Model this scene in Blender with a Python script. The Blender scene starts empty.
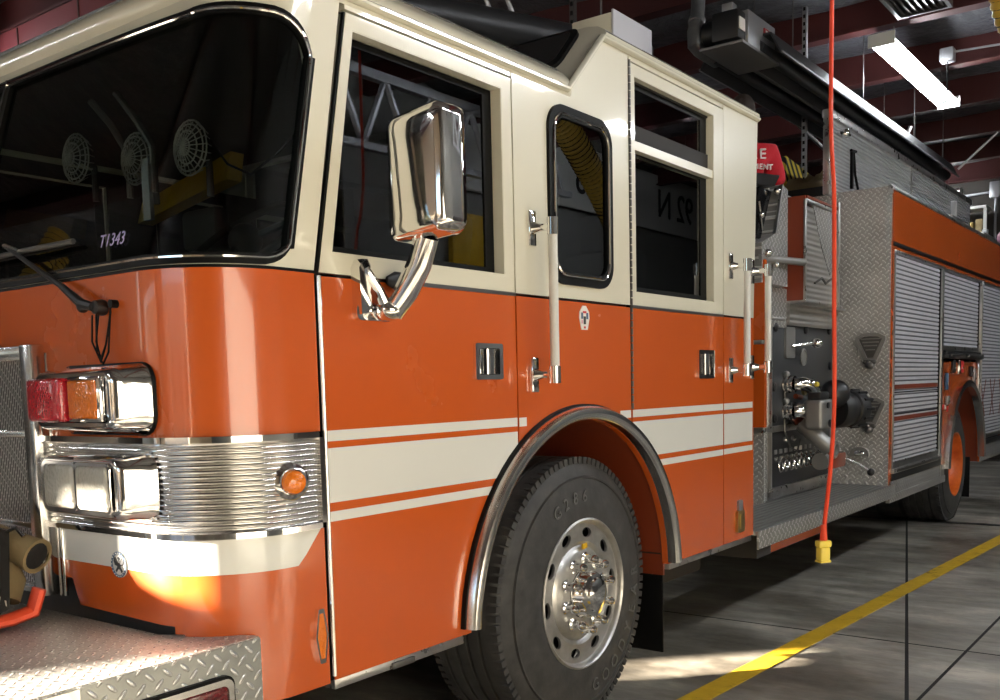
import bpy, bmesh, math, random
from mathutils import Vector, Matrix
from mathutils.geometry import tessellate_polygon
random.seed(7)
PI = math.pi
SC = bpy.context.scene
COL = SC.collection

# ------------------------------------------------------------------ camera
def make_camera():
    yaw, pitch, roll = 0.927004788, -0.0951293606, -0.0236908727
    f = Vector((math.sin(yaw)*math.cos(pitch), math.cos(yaw)*math.cos(pitch), math.sin(pitch)))
    r = Vector((math.cos(yaw), -math.sin(yaw), 0))
    u = r.cross(f)
    r2 = math.cos(roll)*r + math.sin(roll)*u
    u2 = -math.sin(roll)*r + math.cos(roll)*u
    cd = bpy.data.cameras.new('camera')
    cam = bpy.data.objects.new('camera', cd)
    COL.objects.link(cam)
    m = Matrix(((r2.x, u2.x, -f.x, 0), (r2.y, u2.y, -f.y, -2.0), (r2.z, u2.z, -f.z, 1.38), (0, 0, 0, 1)))
    cam.matrix_world = m
    cd.sensor_fit = 'HORIZONTAL'
    cd.sensor_width = 36
    cd.lens = 36*971.6/1000
    cd.shift_y = (478.5-350)/1000
    cd.clip_start = .05
    cd.clip_end = 300
    SC.camera = cam
make_camera()

# ------------------------------------------------------------------ world, sun, exposure
W = bpy.data.worlds.new('sky'); SC.world = W; W.use_nodes = True
nt = W.node_tree; nt.nodes.clear()
wo = nt.nodes.new('ShaderNodeOutputWorld'); bg = nt.nodes.new('ShaderNodeBackground')
sky = nt.nodes.new('ShaderNodeTexSky'); sky.sky_type = 'NISHITA'; sky.sun_disc = False
sky.sun_elevation = math.radians(24); sky.sun_rotation = math.radians(40)
nt.links.new(sky.outputs[0], bg.inputs[0]); bg.inputs[1].default_value = 0.55
nt.links.new(bg.outputs[0], wo.inputs[0])
SUN_DIR = Vector((.68, -.68, -.136)).normalized()
sd = bpy.data.lights.new('sun', 'SUN'); sd.energy = 150; sd.angle = math.radians(.6); sd.color = (1, .88, .72)
so = bpy.data.objects.new('sun', sd); COL.objects.link(so); so.location = (-12, 12, 8)
so.rotation_euler = SUN_DIR.to_track_quat('-Z', 'Y').to_euler()
SC.view_settings.view_transform = 'Standard'; SC.view_settings.look = 'None'
SC.view_settings.gamma = 1; SC.view_settings.use_curve_mapping = False
SC.view_settings.exposure = 0.0
SC.cycles.max_bounces = 8; SC.cycles.glossy_bounces = 4; SC.cycles.diffuse_bounces = 4
SC.cycles.transparent_max_bounces = 12
SC.cycles.sample_clamp_indirect = 6

# ------------------------------------------------------------------ materials
def srgb(*c):
    return tuple(((v/255+.055)/1.055)**2.4 if v/255 > .04045 else v/255/12.92 for v in c) + (1,)
class Mt:
    def __init__(s, name, col=(.5, .5, .5, 1), rough=.5, metal=0., **k):
        s.m = bpy.data.materials.new(name); s.m.use_nodes = True
        s.t = s.m.node_tree; s.b = s.t.nodes['Principled BSDF']; s.o = s.t.nodes['Material Output']
        s.b.inputs['Base Color'].default_value = col
        s.b.inputs['Roughness'].default_value = rough
        s.b.inputs['Metallic'].default_value = metal
        for a, v in k.items(): s.b.inputs[a.replace('_', ' ')].default_value = v
    def n(s, t, **k):
        x = s.t.nodes.new('ShaderNode'+t)
        for a, v in k.items(): setattr(x, a, v)
        return x
    def l(s, a, b): s.t.links.new(a, b)
    def math(s, op, a, b=0.):
        x = s.n('Math', operation=op)
        for i, v in enumerate((a, b)):
            if isinstance(v, (int, float)): x.inputs[i].default_value = v
            else: s.l(v, x.inputs[i])
        return x.outputs[0]
    def coord(s):
        c = s.n('TexCoord'); return c.outputs['Object']
    def noise(s, scale, detail=4, vec=None, rough=.55):
        x = s.n('TexNoise'); x.inputs['Scale'].default_value = scale; x.inputs['Detail'].default_value = detail
        x.inputs['Roughness'].default_value = rough
        s.l(vec or s.coord(), x.inputs['Vector']); return x.outputs[0]
    def ramp(s, fac, stops):
        x = s.n('ValToRGB'); e = x.color_ramp.elements
        e[0].position, e[0].color = stops[0]; e[1].position, e[1].color = stops[-1]
        for p, c in stops[1:-1]:
            q = e.new(p); q.color = c
        s.l(fac, x.inputs[0]); return x.outputs[0]
    def mix(s, fac, a, b, mode='MIX'):
        x = s.n('Mix', data_type='RGBA', blend_type=mode)
        for i, v in ((0, fac), (6, a), (7, b)):
            if isinstance(v, (int, float)): x.inputs[i].default_value = v
            elif isinstance(v, tuple): x.inputs[i].default_value = v
            else: s.l(v, x.inputs[i])
        return x.outputs[2]
    def bump(s, h, strength=.3, dist=.01):
        x = s.n('Bump'); x.inputs['Strength'].default_value = strength; x.inputs['Distance'].default_value = dist
        s.l(h, x.inputs['Height']); s.l(x.outputs[0], s.b.inputs['Normal'])
        return x
def vary(m, c, amt=.12, scale=6, rough=None):
    n = m.noise(scale, 5)
    lo = tuple(v*(1-amt) for v in c[:3])+(1,); hi = tuple(min(1, v*(1+amt)) for v in c[:3])+(1,)
    m.l(m.ramp(n, [(.3, lo), (.7, hi)]), m.b.inputs['Base Color'])
    if rough:
        r = m.ramp(m.noise(scale*2.3, 5), [(.35, (rough[0],)*3+(1,)), (.7, (rough[1],)*3+(1,))])
        m.l(r, m.b.inputs['Roughness'])
    return m
M = {}
def paint(name, c, r=.22):
    m = Mt(name, c, r, 0, Coat_Weight=.8, Coat_Roughness=.04)
    vary(m, c, .025, 1.1, (r, r+.06))
    M[name] = m.m
paint('orange_paint', srgb(190, 84, 28))
paint('cream_paint', srgb(213, 209, 191))
paint('white_stripe', srgb(214, 214, 208), .35)
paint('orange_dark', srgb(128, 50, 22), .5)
def simple(name, c, r=.5, me=0., **k):
    m = Mt(name, c, r, me, **k); M[name] = m.m; return m
simple('chrome', (.86, .85, .84, 1), .06, 1)
simple('chrome_soft', (.75, .74, .72, 1), .2, 1)
m = simple('aluminium', (.55, .54, .53, 1), .33, 1); vary(m, (.55, .54, .53), .12, 9, (.26, .42))
m = simple('wheel_alloy', (.5, .49, .47, 1), .36, .85); vary(m, (.48, .47, .45), .16, 16, (.3, .46))
m = simple('shutter_alloy', (.62, .62, .66, 1), .42, .2); vary(m, (.62, .62, .66), .06, 5, (.36, .5))
simple('shutter_groove', (.18, .18, .2, 1), .6)
simple('gunmetal', (.16, .155, .15, 1), .38, .9)
simple('cast_grey', (.3, .295, .285, 1), .42, .6)
simple('black_rubber', (.0035, .0035, .0035, 1), .5, Specular_IOR_Level=.14)
simple('black_plastic', (.012, .012, .013, 1), .42)
simple('black_gloss', (.01, .01, .011, 1), .12)
simple('dark_void', (.006, .006, .006, 1), .9)
simple('grey_panel', (.028, .030, .033, 1), .5)
simple('pump_black', (.016, .016, .018, 1), .35)
simple('frame_black', (.02, .018, .017, 1), .7)
simple('off_white', srgb(205, 205, 200), .55)
simple('vinyl_white', srgb(190, 190, 198), .3)
simple('sticker_white', srgb(225, 222, 215), .45)
simple('sticker_blue', srgb(60, 90, 120), .45)
simple('sticker_red', srgb(190, 40, 40), .45)
simple('sticker_pink', srgb(205, 150, 170), .45)
simple('pearl_text', srgb(170, 160, 205), .35)
simple('interior_grey', (.11, .12, .12, 1), .7)
simple('interior_vinyl', (.10, .11, .12, 1), .6)
simple('fan_wire', (.5, .5, .5, 1), .35, .6)
simple('yellow_paint', srgb(212, 168, 20), .5)
simple('yellow_plastic', srgb(214, 190, 70), .4)
simple('yellow_sheet', srgb(150, 140, 30), .5)
simple('hose_yellow', srgb(196, 162, 60), .5)
simple('hose_dark', srgb(40, 34, 22), .6)
simple('cord_orange', srgb(205, 62, 30), .42)
simple('brass', (.5, .36, .14, 1), .3, 1)
simple('red_steel', srgb(64, 17, 15), .6)
simple('red_steel_pale', srgb(112, 42, 46), .6)
simple('heater_steel', (.022, .022, .024, 1), .42, .3)
simple('heater_bright', (.3, .3, .3, 1), .45, .8)
simple('red_label', srgb(150, 30, 30), .5)
simple('wall_dark', srgb(62, 58, 54), .9)
simple('wall_grey', srgb(120, 120, 116), .9)
simple('wall_pale', srgb(190, 172, 150), .85)
simple('column_brown', srgb(66, 40, 36), .6)
simple('door_panel', srgb(190, 175, 150), .6)
simple('skin', srgb(190, 140, 112), .5, Subsurface_Weight=.08)
simple('hair', srgb(38, 28, 22), .7)
m = simple('shirt_red', srgb(176, 20, 36), .85); m.bump(m.noise(18, 6), .3, .02)
simple('trousers_navy', srgb(24, 28, 44), .85)
simple('boot_black', (.012, .012, .012, 1), .5)
m = simple('canvas_tan', srgb(140, 122, 88), .9); m.bump(m.noise(60, 5), .35, .01)
m = simple('canvas_black', srgb(30, 30, 30), .8); m.bump(m.noise(50, 5), .35, .01)
simple('reflective_orange', srgb(235, 85, 50), .5)
simple('galvanised', (.42, .43, .45, 1), .4, .8)
m = simple('duct_steel', (.3, .31, .32, 1), .4, .8); vary(m, (.3, .31, .32), .25, 7, (.3, .5))
m = simple('insulation', srgb(165, 165, 170), .4)
n1 = m.noise(2.2, 6); m.bump(n1, .9, .12); vary(m, srgb(84, 85, 90), .4, 1.6)

def lens(name, c, r=.12, cells=130, tr=.35):
    m = Mt(name, c, r, 0, Coat_Weight=1., Coat_Roughness=.02)
    w = m.n('TexVoronoi'); w.inputs['Scale'].default_value = cells; m.l(m.coord(), w.inputs['Vector'])
    m.bump(w.outputs[0], .5, .004)
    m.b.inputs['Transmission Weight'].default_value = tr
    M[name] = m.m
lens('lens_red', srgb(205, 30, 45)); lens('lens_dark_red', srgb(110, 16, 22)); lens('lens_amber', srgb(226, 118, 22), tr=.12)
lens('lens_clear', srgb(235, 232, 220), .1, 90, .5)

def glass(name, tint, rough=0.0, ior=1.5):
    m = Mt(name); m.t.nodes.remove(m.b)
    tr = m.n('BsdfTransparent'); tr.inputs[0].default_value = tint
    gl = m.n('BsdfGlossy'); gl.inputs['Roughness'].default_value = rough; gl.inputs[0].default_value = (.95, .97, 1, 1)
    fr = m.n('Fresnel'); fr.inputs[0].default_value = ior
    ge = m.n('NewGeometry'); fac = m.math('MULTIPLY', fr.outputs[0], m.math('SUBTRACT', 1., ge.outputs['Backfacing']))
    mx = m.n('MixShader'); m.l(fac, mx.inputs[0]); m.l(tr.outputs[0], mx.inputs[1]); m.l(gl.outputs[0], mx.inputs[2])
    m.l(mx.outputs[0], m.o.inputs[0]); M[name] = m.m
glass('glass_windshield', (.62, .66, .64, 1), 0, 1.5)
glass('glass_side', (.3, .32, .33, 1), 0, 1.8)
glass('glass_clear', (.75, .8, .8, 1), 0, 1.45)

def emis(name, c, s):
    m = bpy.data.materials.new(name); m.use_nodes = True; t = m.node_tree; t.nodes.clear()
    o = t.nodes.new('ShaderNodeOutputMaterial'); e = t.nodes.new('ShaderNodeEmission')
    e.inputs[0].default_value = c; e.inputs[1].default_value = s; t.links.new(e.outputs[0], o.inputs[0]); M[name] = m
emis('tube_glow', (.92, .96, 1, 1), 85)

def diamond(name, ax, c=(.5, .49, .47), s=.032, wear=.16, ang=1.0, strength=.9):
    """raised lozenge tread plate; ax picks the two object axes the pattern runs over"""
    m = Mt(name, c+(1,), .3, .45)
    sp = m.n('SeparateXYZ'); m.l(m.coord(), sp.inputs[0])
    A_ = sp.outputs[ax[0].upper()]; B_ = sp.outputs[ax[1].upper()]; s2 = s*1.4142
    u = m.math('DIVIDE', m.math('ADD', A_, B_), s2); v = m.math('DIVIDE', m.math('SUBTRACT', B_, A_), s2)
    fu = m.math('FLOOR', u); fv = m.math('FLOOR', v)
    par = m.math('FLOORED_MODULO', m.math('ADD', fu, fv), 2.); ipar = m.math('SUBTRACT', 1., par)
    lx = m.math('SUBTRACT', m.math('SUBTRACT', u, fu), .5); ly = m.math('SUBTRACT', m.math('SUBTRACT', v, fv), .5)
    p = m.math('DIVIDE', m.math('ADD', m.math('MULTIPLY', lx, ipar), m.math('MULTIPLY', ly, par)), .5)
    q = m.math('DIVIDE', m.math('ADD', m.math('MULTIPLY', ly, ipar), m.math('MULTIPLY', lx, par)), .17)
    d = m.math('SUBTRACT', 1., m.math('ADD', m.math('MULTIPLY', p, p), m.math('MULTIPLY', q, q)))
    h = m.n('Clamp'); m.l(d, h.inputs[0])
    hh = m.math('POWER', h.outputs[0], .6)
    m.bump(hh, strength, .006)
    base = m.ramp(m.noise(5, 5), [(.3, tuple(x*(1-wear) for x in c)+(1,)), (.7, tuple(min(1, x*(1+wear)) for x in c)+(1,))])
    hi = m.mix(m.math('MULTIPLY', hh, .9), base, (.92, .91, .89, 1))
    m.l(hi, m.b.inputs['Base Color'])
    r = m.math('SUBTRACT', .42, m.math('MULTIPLY', hh, .2)); m.l(r, m.b.inputs['Roughness'])
    M[name] = m.m
diamond('tread_xy', 'xy', (.42, .40, .37), s=.028); diamond('tread_yz', 'yz', (.42, .41, .39), .036); diamond('tread_xz', 'xz', (.24, .235, .225), .042)
diamond('tread_bumper', 'xz', (.36, .36, .33), .034)

def slotmesh(name):
    m = Mt(name, (.5, .5, .5, 1), .3, .9)
    mp = m.n('Mapping'); sp = m.n('SeparateXYZ'); cb = m.n('CombineXYZ')
    m.l(m.coord(), sp.inputs[0])
    sk = m.math('ADD', sp.outputs['Z'], m.math('MULTIPLY', sp.outputs['Y'], .55))
    m.l(sk, cb.inputs[0]); m.l(sp.outputs['Y'], cb.inputs[1])
    b = m.n('TexBrick'); m.l(cb.outputs[0], b.inputs['Vector'])
    b.inputs['Scale'].default_value = 1; b.inputs['Brick Width'].default_value = .03; b.inputs['Row Height'].default_value = .0105
    b.inputs['Mortar Size'].default_value = .0028; b.inputs['Mortar Smooth'].default_value = .1
    b.inputs['Color1'].default_value = (.004, .004, .004, 1); b.inputs['Color2'].default_value = (.004, .004, .004, 1)
    b.inputs['Mortar'].default_value = (.62, .6, .58, 1)
    m.l(b.outputs[0], m.b.inputs['Base Color'])
    m.l(m.math('MULTIPLY', b.outputs['Fac'], .9), m.b.inputs['Metallic'])
    m.bump(b.outputs['Fac'], .6, .004); M[name] = m.m
slotmesh('grille_mesh')

def ribbed(name, ax, pitch, c, r=.35, me=.85, strength=.5):
    m = Mt(name, c, r, me)
    sp = m.n('SeparateXYZ'); m.l(m.coord(), sp.inputs[0])
    w = m.math('SINE', m.math('MULTIPLY', sp.outputs[ax], 2*PI/pitch)); m.bump(w, strength, .006)
    n = m.noise(3, 4); m.l(m.ramp(n, [(.3, tuple(v*.85 for v in c[:3])+(1,)), (.7, c)]), m.b.inputs['Base Color'])
    M[name] = m.m
ribbed('ribbed_steel', 'Z', .035, (.5, .49, .47, 1))
ribbed('ribbed_wall', 'Z', .028, (.42, .42, .43, 1), .45, .3, .8)
ribbed('step_grate', 'Y', .045, (.3, .3, .285, 1), .38, .5, 1.)
ribbed('hazard', 'X', .03, (.02, .02, .02, 1))
def hazard():
    m = Mt('hazard_stripe', (.8, .6, .05, 1), .6)
    sp = m.n('SeparateXYZ'); m.l(m.coord(), sp.inputs[0])
    a = m.math('ADD', m.math('SUBTRACT', sp.outputs['X'], sp.outputs['Y']), sp.outputs['Z'])
    f = m.math('LESS_THAN', m.math('FLOORED_MODULO', a, .12), .06)
    m.l(m.mix(f, (.012, .012, .012, 1), (.75, .55, .06, 1)), m.b.inputs['Base Color']); M['hazard_stripe'] = m.m
hazard()

def tyre_mat():
    m = Mt('tyre_rubber', (.035, .035, .036, 1), .62)
    n = m.noise(14, 6); m.l(m.ramp(n, [(.3, (.022, .022, .023, 1)), (.6, (.045, .044, .043, 1)), (.8, (.075, .068, .058, 1))]), m.b.inputs['Base Color'])
    m.bump(m.noise(45, 5), .25, .004); M['tyre_rubber'] = m.m
    m = Mt('tyre_letter', (.10, .10, .098, 1), .5); M['tyre_letter'] = m.m
    m = Mt('paint_worn_orange', srgb(214, 100, 30), .35)
    m.l(m.ramp(m.noise(10, 5), [(.3, srgb(190, 80, 20)), (.7, srgb(228, 118, 44))]), m.b.inputs['Base Color']); M['paint_worn_orange'] = m.m
tyre_mat()

def concrete():
    m = Mt('concrete', (.3, .3, .28, 1), .5)
    c = m.coord()
    mp = m.n('Mapping'); mp.inputs['Scale'].default_value = (1, .35, 1); m.l(c, mp.inputs[0])
    a = m.noise(2.2, 10, mp.outputs[0], .7); b = m.noise(7, 8, c, .7); d = m.noise(.55, 5, c, .6)
    col = m.ramp(a, [(.32, srgb(92, 88, 81)), (.5, srgb(160, 157, 149)), (.64, srgb(206, 203, 195))])
    col = m.mix(.5, col, m.ramp(b, [(.3, srgb(80, 76, 70)), (.7, srgb(182, 178, 168))]), 'OVERLAY')
    st = m.ramp(d, [(.40, (.40, .36, .32, 1)), (.55, (1, 1, 1, 1))])
    col = m.mix(.8, col, st, 'MULTIPLY')
    m.l(col, m.b.inputs['Base Color'])
    m.l(m.ramp(b, [(.3, (.3, .3, .3, 1)), (.7, (.62, .62, .62, 1))]), m.b.inputs['Roughness'])
    m.bump(b, .25, .01); M['concrete'] = m.m
    m = Mt('floor_line', srgb(214, 172, 30), .5)
    n = m.noise(9, 8, None, .7)
    m.l(m.ramp(n, [(.3, srgb(120, 98, 40)), (.42, srgb(205, 165, 32)), (.8, srgb(226, 186, 50))]), m.b.inputs['Base Color']); M['floor_line'] = m.m
concrete()
m = Mt('apron_concrete', srgb(120, 116, 108), .8); vary(m, srgb(122, 117, 108), .1, 3); M['apron'] = m.m

# ------------------------------------------------------------------ mesh builder
class MB:
    def __init__(s): s.bm = bmesh.new(); s.mats = []; s.i = 0
    def m(s, name):
        if name not in s.mats: s.mats.append(name)
        s.i = s.mats.index(name); return s
    def _f(s, vs):
        try:
            f = s.bm.faces.new(vs); f.material_index = s.i; return f
        except ValueError: return None
    def poly(s, pts): return s._f([s.bm.verts.new(p) for p in pts])
    def box(s, x0, x1, y0, y1, z0, z1, bev=0, seg=2, mat=None):
        return s.obox(((x0+x1)/2, (y0+y1)/2, (z0+z1)/2), (abs(x1-x0), abs(y1-y0), abs(z1-z0)), mat, bev, seg)
    def obox(s, c, sz, rot=None, bev=0, seg=2):
        M4 = Matrix.Translation(c)
        if rot is not None: M4 = M4 @ rot.to_4x4()
        M4 = M4 @ Matrix.Diagonal((sz[0], sz[1], sz[2], 1))
        r = bmesh.ops.create_cube(s.bm, size=1, matrix=M4)
        vs = r['verts']; fs = set(f for v in vs for f in v.link_faces)
        for f in fs: f.material_index = s.i
        if bev > 0:
            es = list(set(e for v in vs for e in v.link_edges))
            rb = bmesh.ops.bevel(s.bm, geom=es, offset=min(bev, min(sz)*.48), segments=seg, affect='EDGES', profile=.5)
            for f in rb['faces']: f.material_index = s.i
        return s
    def loft(s, rings, closed=True, caps=True):
        R = [[s.bm.verts.new(p) for p in r] for r in rings]
        n = len(R[0])
        for a, b in zip(R, R[1:]):
            for k in range(n if closed else n-1):
                s._f([a[k], a[(k+1) % n], b[(k+1) % n], b[k]])
        if caps and closed: s._f(list(reversed(R[0]))); s._f(R[-1])
        return s
    def tube(s, pts, r, n=12, caps=True, up=None, ry=None):
        pts = [Vector(p) for p in pts]; rs = r if isinstance(r, (list, tuple)) else [r]*len(pts)
        rys = ry if isinstance(ry, (list, tuple)) else ([ry]*len(pts) if ry else rs)
        rings = []; N = None
        for i, p in enumerate(pts):
            if i == 0: t = pts[1]-p
            elif i == len(pts)-1: t = p-pts[i-1]
            else: t = (pts[i+1]-p).normalized()+(p-pts[i-1]).normalized()
            t.normalize()
            if N is None:
                a = Vector(up) if up else (Vector((0, 0, 1)) if abs(t.z) < .9 else Vector((1, 0, 0)))
                N = (a-t*a.dot(t)).normalized()
            else: N = (N-t*N.dot(t)).normalized()
            B = t.cross(N)
            rings.append([p+N*math.cos(2*PI*k/n)*rs[i]+B*math.sin(2*PI*k/n)*rys[i] for k in range(n)])
        return s.loft(rings, True, caps)
    def lathe(s, prof, c, ax=(0, 1, 0), n=48, caps=False, closed=False):
        """prof: (radius, distance along axis)"""
        ax = Vector(ax).normalized(); a = Vector((0, 0, 1)) if abs(ax.z) < .9 else Vector((1, 0, 0))
        N = (a-ax*a.dot(ax)).normalized(); B = ax.cross(N); c = Vector(c)
        rings = [[c+ax*t+(N*math.cos(2*PI*k/n)+B*math.sin(2*PI*k/n))*max(r, 1e-4) for k in range(n)] for r, t in prof]
        if closed: rings.append(rings[0])
        return s.loft(rings, True, caps)
    def ball(s, c, r, sc=(1, 1, 1), rot=None, u=16, v=10):
        M4 = Matrix.Translation(c)
        if rot is not None: M4 = M4 @ rot.to_4x4()
        M4 = M4 @ Matrix.Diagonal((sc[0], sc[1], sc[2], 1))
        q = bmesh.ops.create_uvsphere(s.bm, u_segments=u, v_segments=v, radius=r, matrix=M4)
        for f in set(f for w in q['verts'] for f in w.link_faces): f.material_index = s.i
        return s
    def prism(s, outer, vec, holes=(), T=None, side=None):
        """outer/holes: 3-D planar outlines, extruded by vec"""
        loops = [[Vector(p) for p in outer]]+[[Vector(p) for p in h] for h in holes]
        flat = [p for L in loops for p in L]
        tris = tessellate_polygon(loops)
        vec = Vector(vec)
        A = [s.bm.verts.new(p) for p in flat]; B = [s.bm.verts.new(p+vec) for p in flat]
        for t in tris:
            s._f([A[i] for i in t]); s._f([B[i] for i in reversed(t)])
        k = 0
        for L in loops:
            n = len(L)
            for i in range(n):
                a, b = k+i, k+(i+1) % n
                s._f([A[a], A[b], B[b], B[a]])
            k += n
        return s
    def grid(s, F, us, vs, closed=False):
        G = [[s.bm.verts.new(F(u, v)) for v in vs] for u in us]
        for a, b in zip(G, G[1:]):
            for j in range(len(vs)-1): s._f([a[j], b[j], b[j+1], a[j+1]])
        return s
    def thick(s, F, us, vs, t0, t1):
        """slab following F(u,v,offset)"""
        G0 = [[s.bm.verts.new(F(u, v, t0)) for v in vs] for u in us]
        G1 = [[s.bm.verts.new(F(u, v, t1)) for v in vs] for u in us]
        nu, nv = len(us), len(vs)
        for i in range(nu-1):
            for j in range(nv-1):
                s._f([G0[i][j], G0[i][j+1], G0[i+1][j+1], G0[i+1][j]]); s._f([G1[i][j], G1[i+1][j], G1[i+1][j+1], G1[i][j+1]])
        for i in range(nu-1):
            s._f([G0[i][0], G0[i+1][0], G1[i+1][0], G1[i][0]]); s._f([G0[i][-1], G1[i][-1], G1[i+1][-1], G0[i+1][-1]])
        for j in range(nv-1):
            s._f([G0[0][j], G1[0][j], G1[0][j+1], G0[0][j+1]]); s._f([G0[-1][j], G0[-1][j+1], G1[-1][j+1], G1[-1][j]])
        return s
    def text(s, body, T, size=.1, ext=.001, align='CENTER', sx=1.):
        cu = bpy.data.curves.new('t', 'FONT'); cu.body = body; cu.size = size; cu.extrude = ext
        cu.align_x = align; cu.align_y = 'CENTER'; cu.resolution_u = 3
        o = bpy.data.objects.new('t', cu); COL.objects.link(o)
        bpy.context.view_layer.update()
        me = bpy.data.meshes.new_from_object(o.evaluated_get(bpy.context.evaluated_depsgraph_get()))
        bpy.data.objects.remove(o); bpy.data.curves.remove(cu)
        me.transform(T @ Matrix.Diagonal((sx, 1, 1, 1)))
        n0 = len(s.bm.faces); s.bm.from_mesh(me); s.bm.faces.ensure_lookup_table()
        for f in s.bm.faces[n0:]: f.material_index = s.i
        bpy.data.meshes.remove(me); return s
    def build(s, name, parent=None, smooth=35, clean=True):
        if clean: bmesh.ops.recalc_face_normals(s.bm, faces=s.bm.faces)
        me = bpy.data.meshes.new(name); s.bm.to_mesh(me); s.bm.free()
        for k in s.mats: me.materials.append(M[k])
        if smooth:
            me.polygons.foreach_set('use_smooth', [True]*len(me.polygons))
            me.set_sharp_from_angle(angle=math.radians(smooth))
        o = bpy.data.objects.new(name, me); COL.objects.link(o)
        if parent is not None:
            o.parent = parent; o.matrix_parent_inverse = WM[parent.name].inverted()
            WM[o.name] = Matrix.Identity(4)
        else: WM[o.name] = Matrix.Identity(4)
        return o
WM = {}
def tag(o, label=None, cat=None, group=None, kind=None):
    for k, v in (('label', label), ('category', cat), ('group', group), ('kind', kind)):
        if v: o[k] = v
    return o
def empty(name, loc, label, cat, group=None):
    o = bpy.data.objects.new(name, None); COL.objects.link(o); o.location = loc; o.empty_display_size = .2
    WM[o.name] = Matrix.Translation(loc); tag(o, label, cat, group); return o
def struct(mb, name, smooth=30): return tag(mb.build(name, None, smooth), kind='structure')
def lab(o, text): o['label'] = text; return o
def copy_tree(o, parent=None):
    c = o.copy(); COL.objects.link(c)
    if parent: c.parent = parent
    for ch in list(o.children): copy_tree(ch, c)
    return c
def arc(cx, cz, r, a0, a1, n, y=None, rz=None):
    out = []
    for i in range(n+1):
        a = math.radians(a0+(a1-a0)*i/n); x, z = cx+r*math.cos(a), cz+(rz or r)*math.sin(a)
        out.append((x, z) if y is None else (x, y, z))
    return out
def rrect(x0, x1, z0, z1, r, n=6):
    return (arc(x1-r, z0+r, r, -90, 0, n)+arc(x1-r, z1-r, r, 0, 90, n)+arc(x0+r, z1-r, r, 90, 180, n)+arc(x0+r, z0+r, r, 180, 270, n))
def onY(p2, y): return [(x, y, z) for x, z in p2]
def onX(p2, x): return [(x, y, z) for y, z in p2]
# text frames: letters upright, readable from -y side / from -x side
def T_side(x, y, z): return Matrix(((1, 0, 0, x), (0, 0, -1, y), (0, 1, 0, z), (0, 0, 0, 1)))
def T_front(x, y, z): return Matrix(((0, 0, -1, x), (-1, 0, 0, y), (0, 1, 0, z), (0, 0, 0, 1)))
def T_back(x, y, z): return Matrix(((-1, 0, 0, x), (0, 0, 1, y), (0, 1, 0, z), (0, 0, 0, 1)))
#PART2
# ================================================================== SETTING
b = MB(); b.m('concrete').box(-6, 17.4, -5.5, 14, -.2, 0); struct(b, 'floor')
b = MB(); b.m('apron').box(-40, -6.01, -22, 26, -.25, -.03); struct(b, 'trim_1')            # apron outside the doors
def strip(name, a, c, w, mat, h=.003):
    b = MB(); d = (Vector(c)-Vector(a)).normalized(); n = Vector((-d.y, d.x, 0))*w/2
    a = Vector(a); c = Vector(c)
    b.m(mat).prism([a-n, c-n, c+n, a+n], (0, 0, h)); return struct(b, name)
strip('trim_2', (-5.8, .42, 0), (17, -1.02, 0), .115, 'floor_line')
strip('trim_3', (10.2, .55, 0), (4.05, -1.0, 0), .017, 'dark_void', .002)
strip('trim_4', (-5.8, -.87, 0), (17, -1.13, 0), .014, 'dark_void', .002)
strip('trim_5', (9.78, 4, 0), (9.78, -5.2, 0), 0.10, 'black_plastic', .002)
strip('trim_6', (16.9, 14, 0), (16.9, -5.2, 0), .09, 'off_white', .004)
strip('trim_7', (5.2, 2.4, 0), (5.2, -5.2, 0), .01, 'dark_void', .0015)
DOORH = 3.25
OPEN = [(-1.35, 2.55, 3.6), (4.3, 8.065, 2.62), (9.62, 10.72, 3.2)]  # unseen bay openings, the last two sized to shape the sun patches
def front_wall():
    b = MB().m('wall_pale')
    y = -5.3
    for a, c, H_ in OPEN:
        b.box(-6.25, -6, y, a, 0, 5.2); b.box(-6.25, -6, a, c, H_, 5.2); y = c
    b.box(-6.25, -6, y, 14, 0, 5.2); struct(b, 'wall_front')
front_wall()
b = MB().m('wall_dark').box(17.4, 17.6, -5.5, 14, 0, 5.2); struct(b, 'wall_back')
b = MB().m('wall_dark').box(-6.25, 17.6, 14, 14.2, 0, 5.2); struct(b, 'wall_left')
b = MB().m('wall_grey').box(-6.25, 17.6, -5.5, -5.3, 0, 5.2); struct(b, 'wall_right')
# ceiling: sagging reflective insulation over red steel
def ceil():
    b = MB().m('insulation')
    us = [-6.2+.2*i for i in range(119)]; vs = [-5.3+.49*i for i in range(40)]
    F = lambda u, v: (u, v, 4.86-.13*abs(math.sin((u-.42)/1.6*PI))**.6-.03*math.sin(v*2.1+u*1.3))
    b.grid(F, us, vs); b.m('wall_dark').box(-6.25, 17.6, -5.5, 14.2, 5.0, 5.2); struct(b, 'ceiling', 60)
ceil()
for i in range(15):
    x = -5.18+1.6*i
    b = MB().m('red_steel').box(x-.012, x+.012, -5.3, 14, 4.46, 4.86); b.box(x-.07, x+.07, -5.3, 14, 4.445, 4.465)
    struct(b, 'trim_%d' % (8+i))
for k, y in enumerate((6.93, 3.4, 8.8, 11.4)):
    b = MB().m('column_brown').box(-6.0, -5.88, y-.08, y+.08, 0 if k else 2.62, 4.8, .004); struct(b, 'trim_%d' % (24+k))
b = MB().m('red_steel_pale').box(4.36, 4.42, -5.3, 14, 4.2, 4.44); b.m('red_steel').box(4.30, 4.48, -5.3, 14, 4.19, 4.205)
for k in range(60): b.m('column_brown').box(4.352, 4.362, -5+k*.31, -4.985+k*.31, 4.21, 4.21+(.22 if k % 3 == 0 else .08))
struct(b, 'trim_28')
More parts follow.
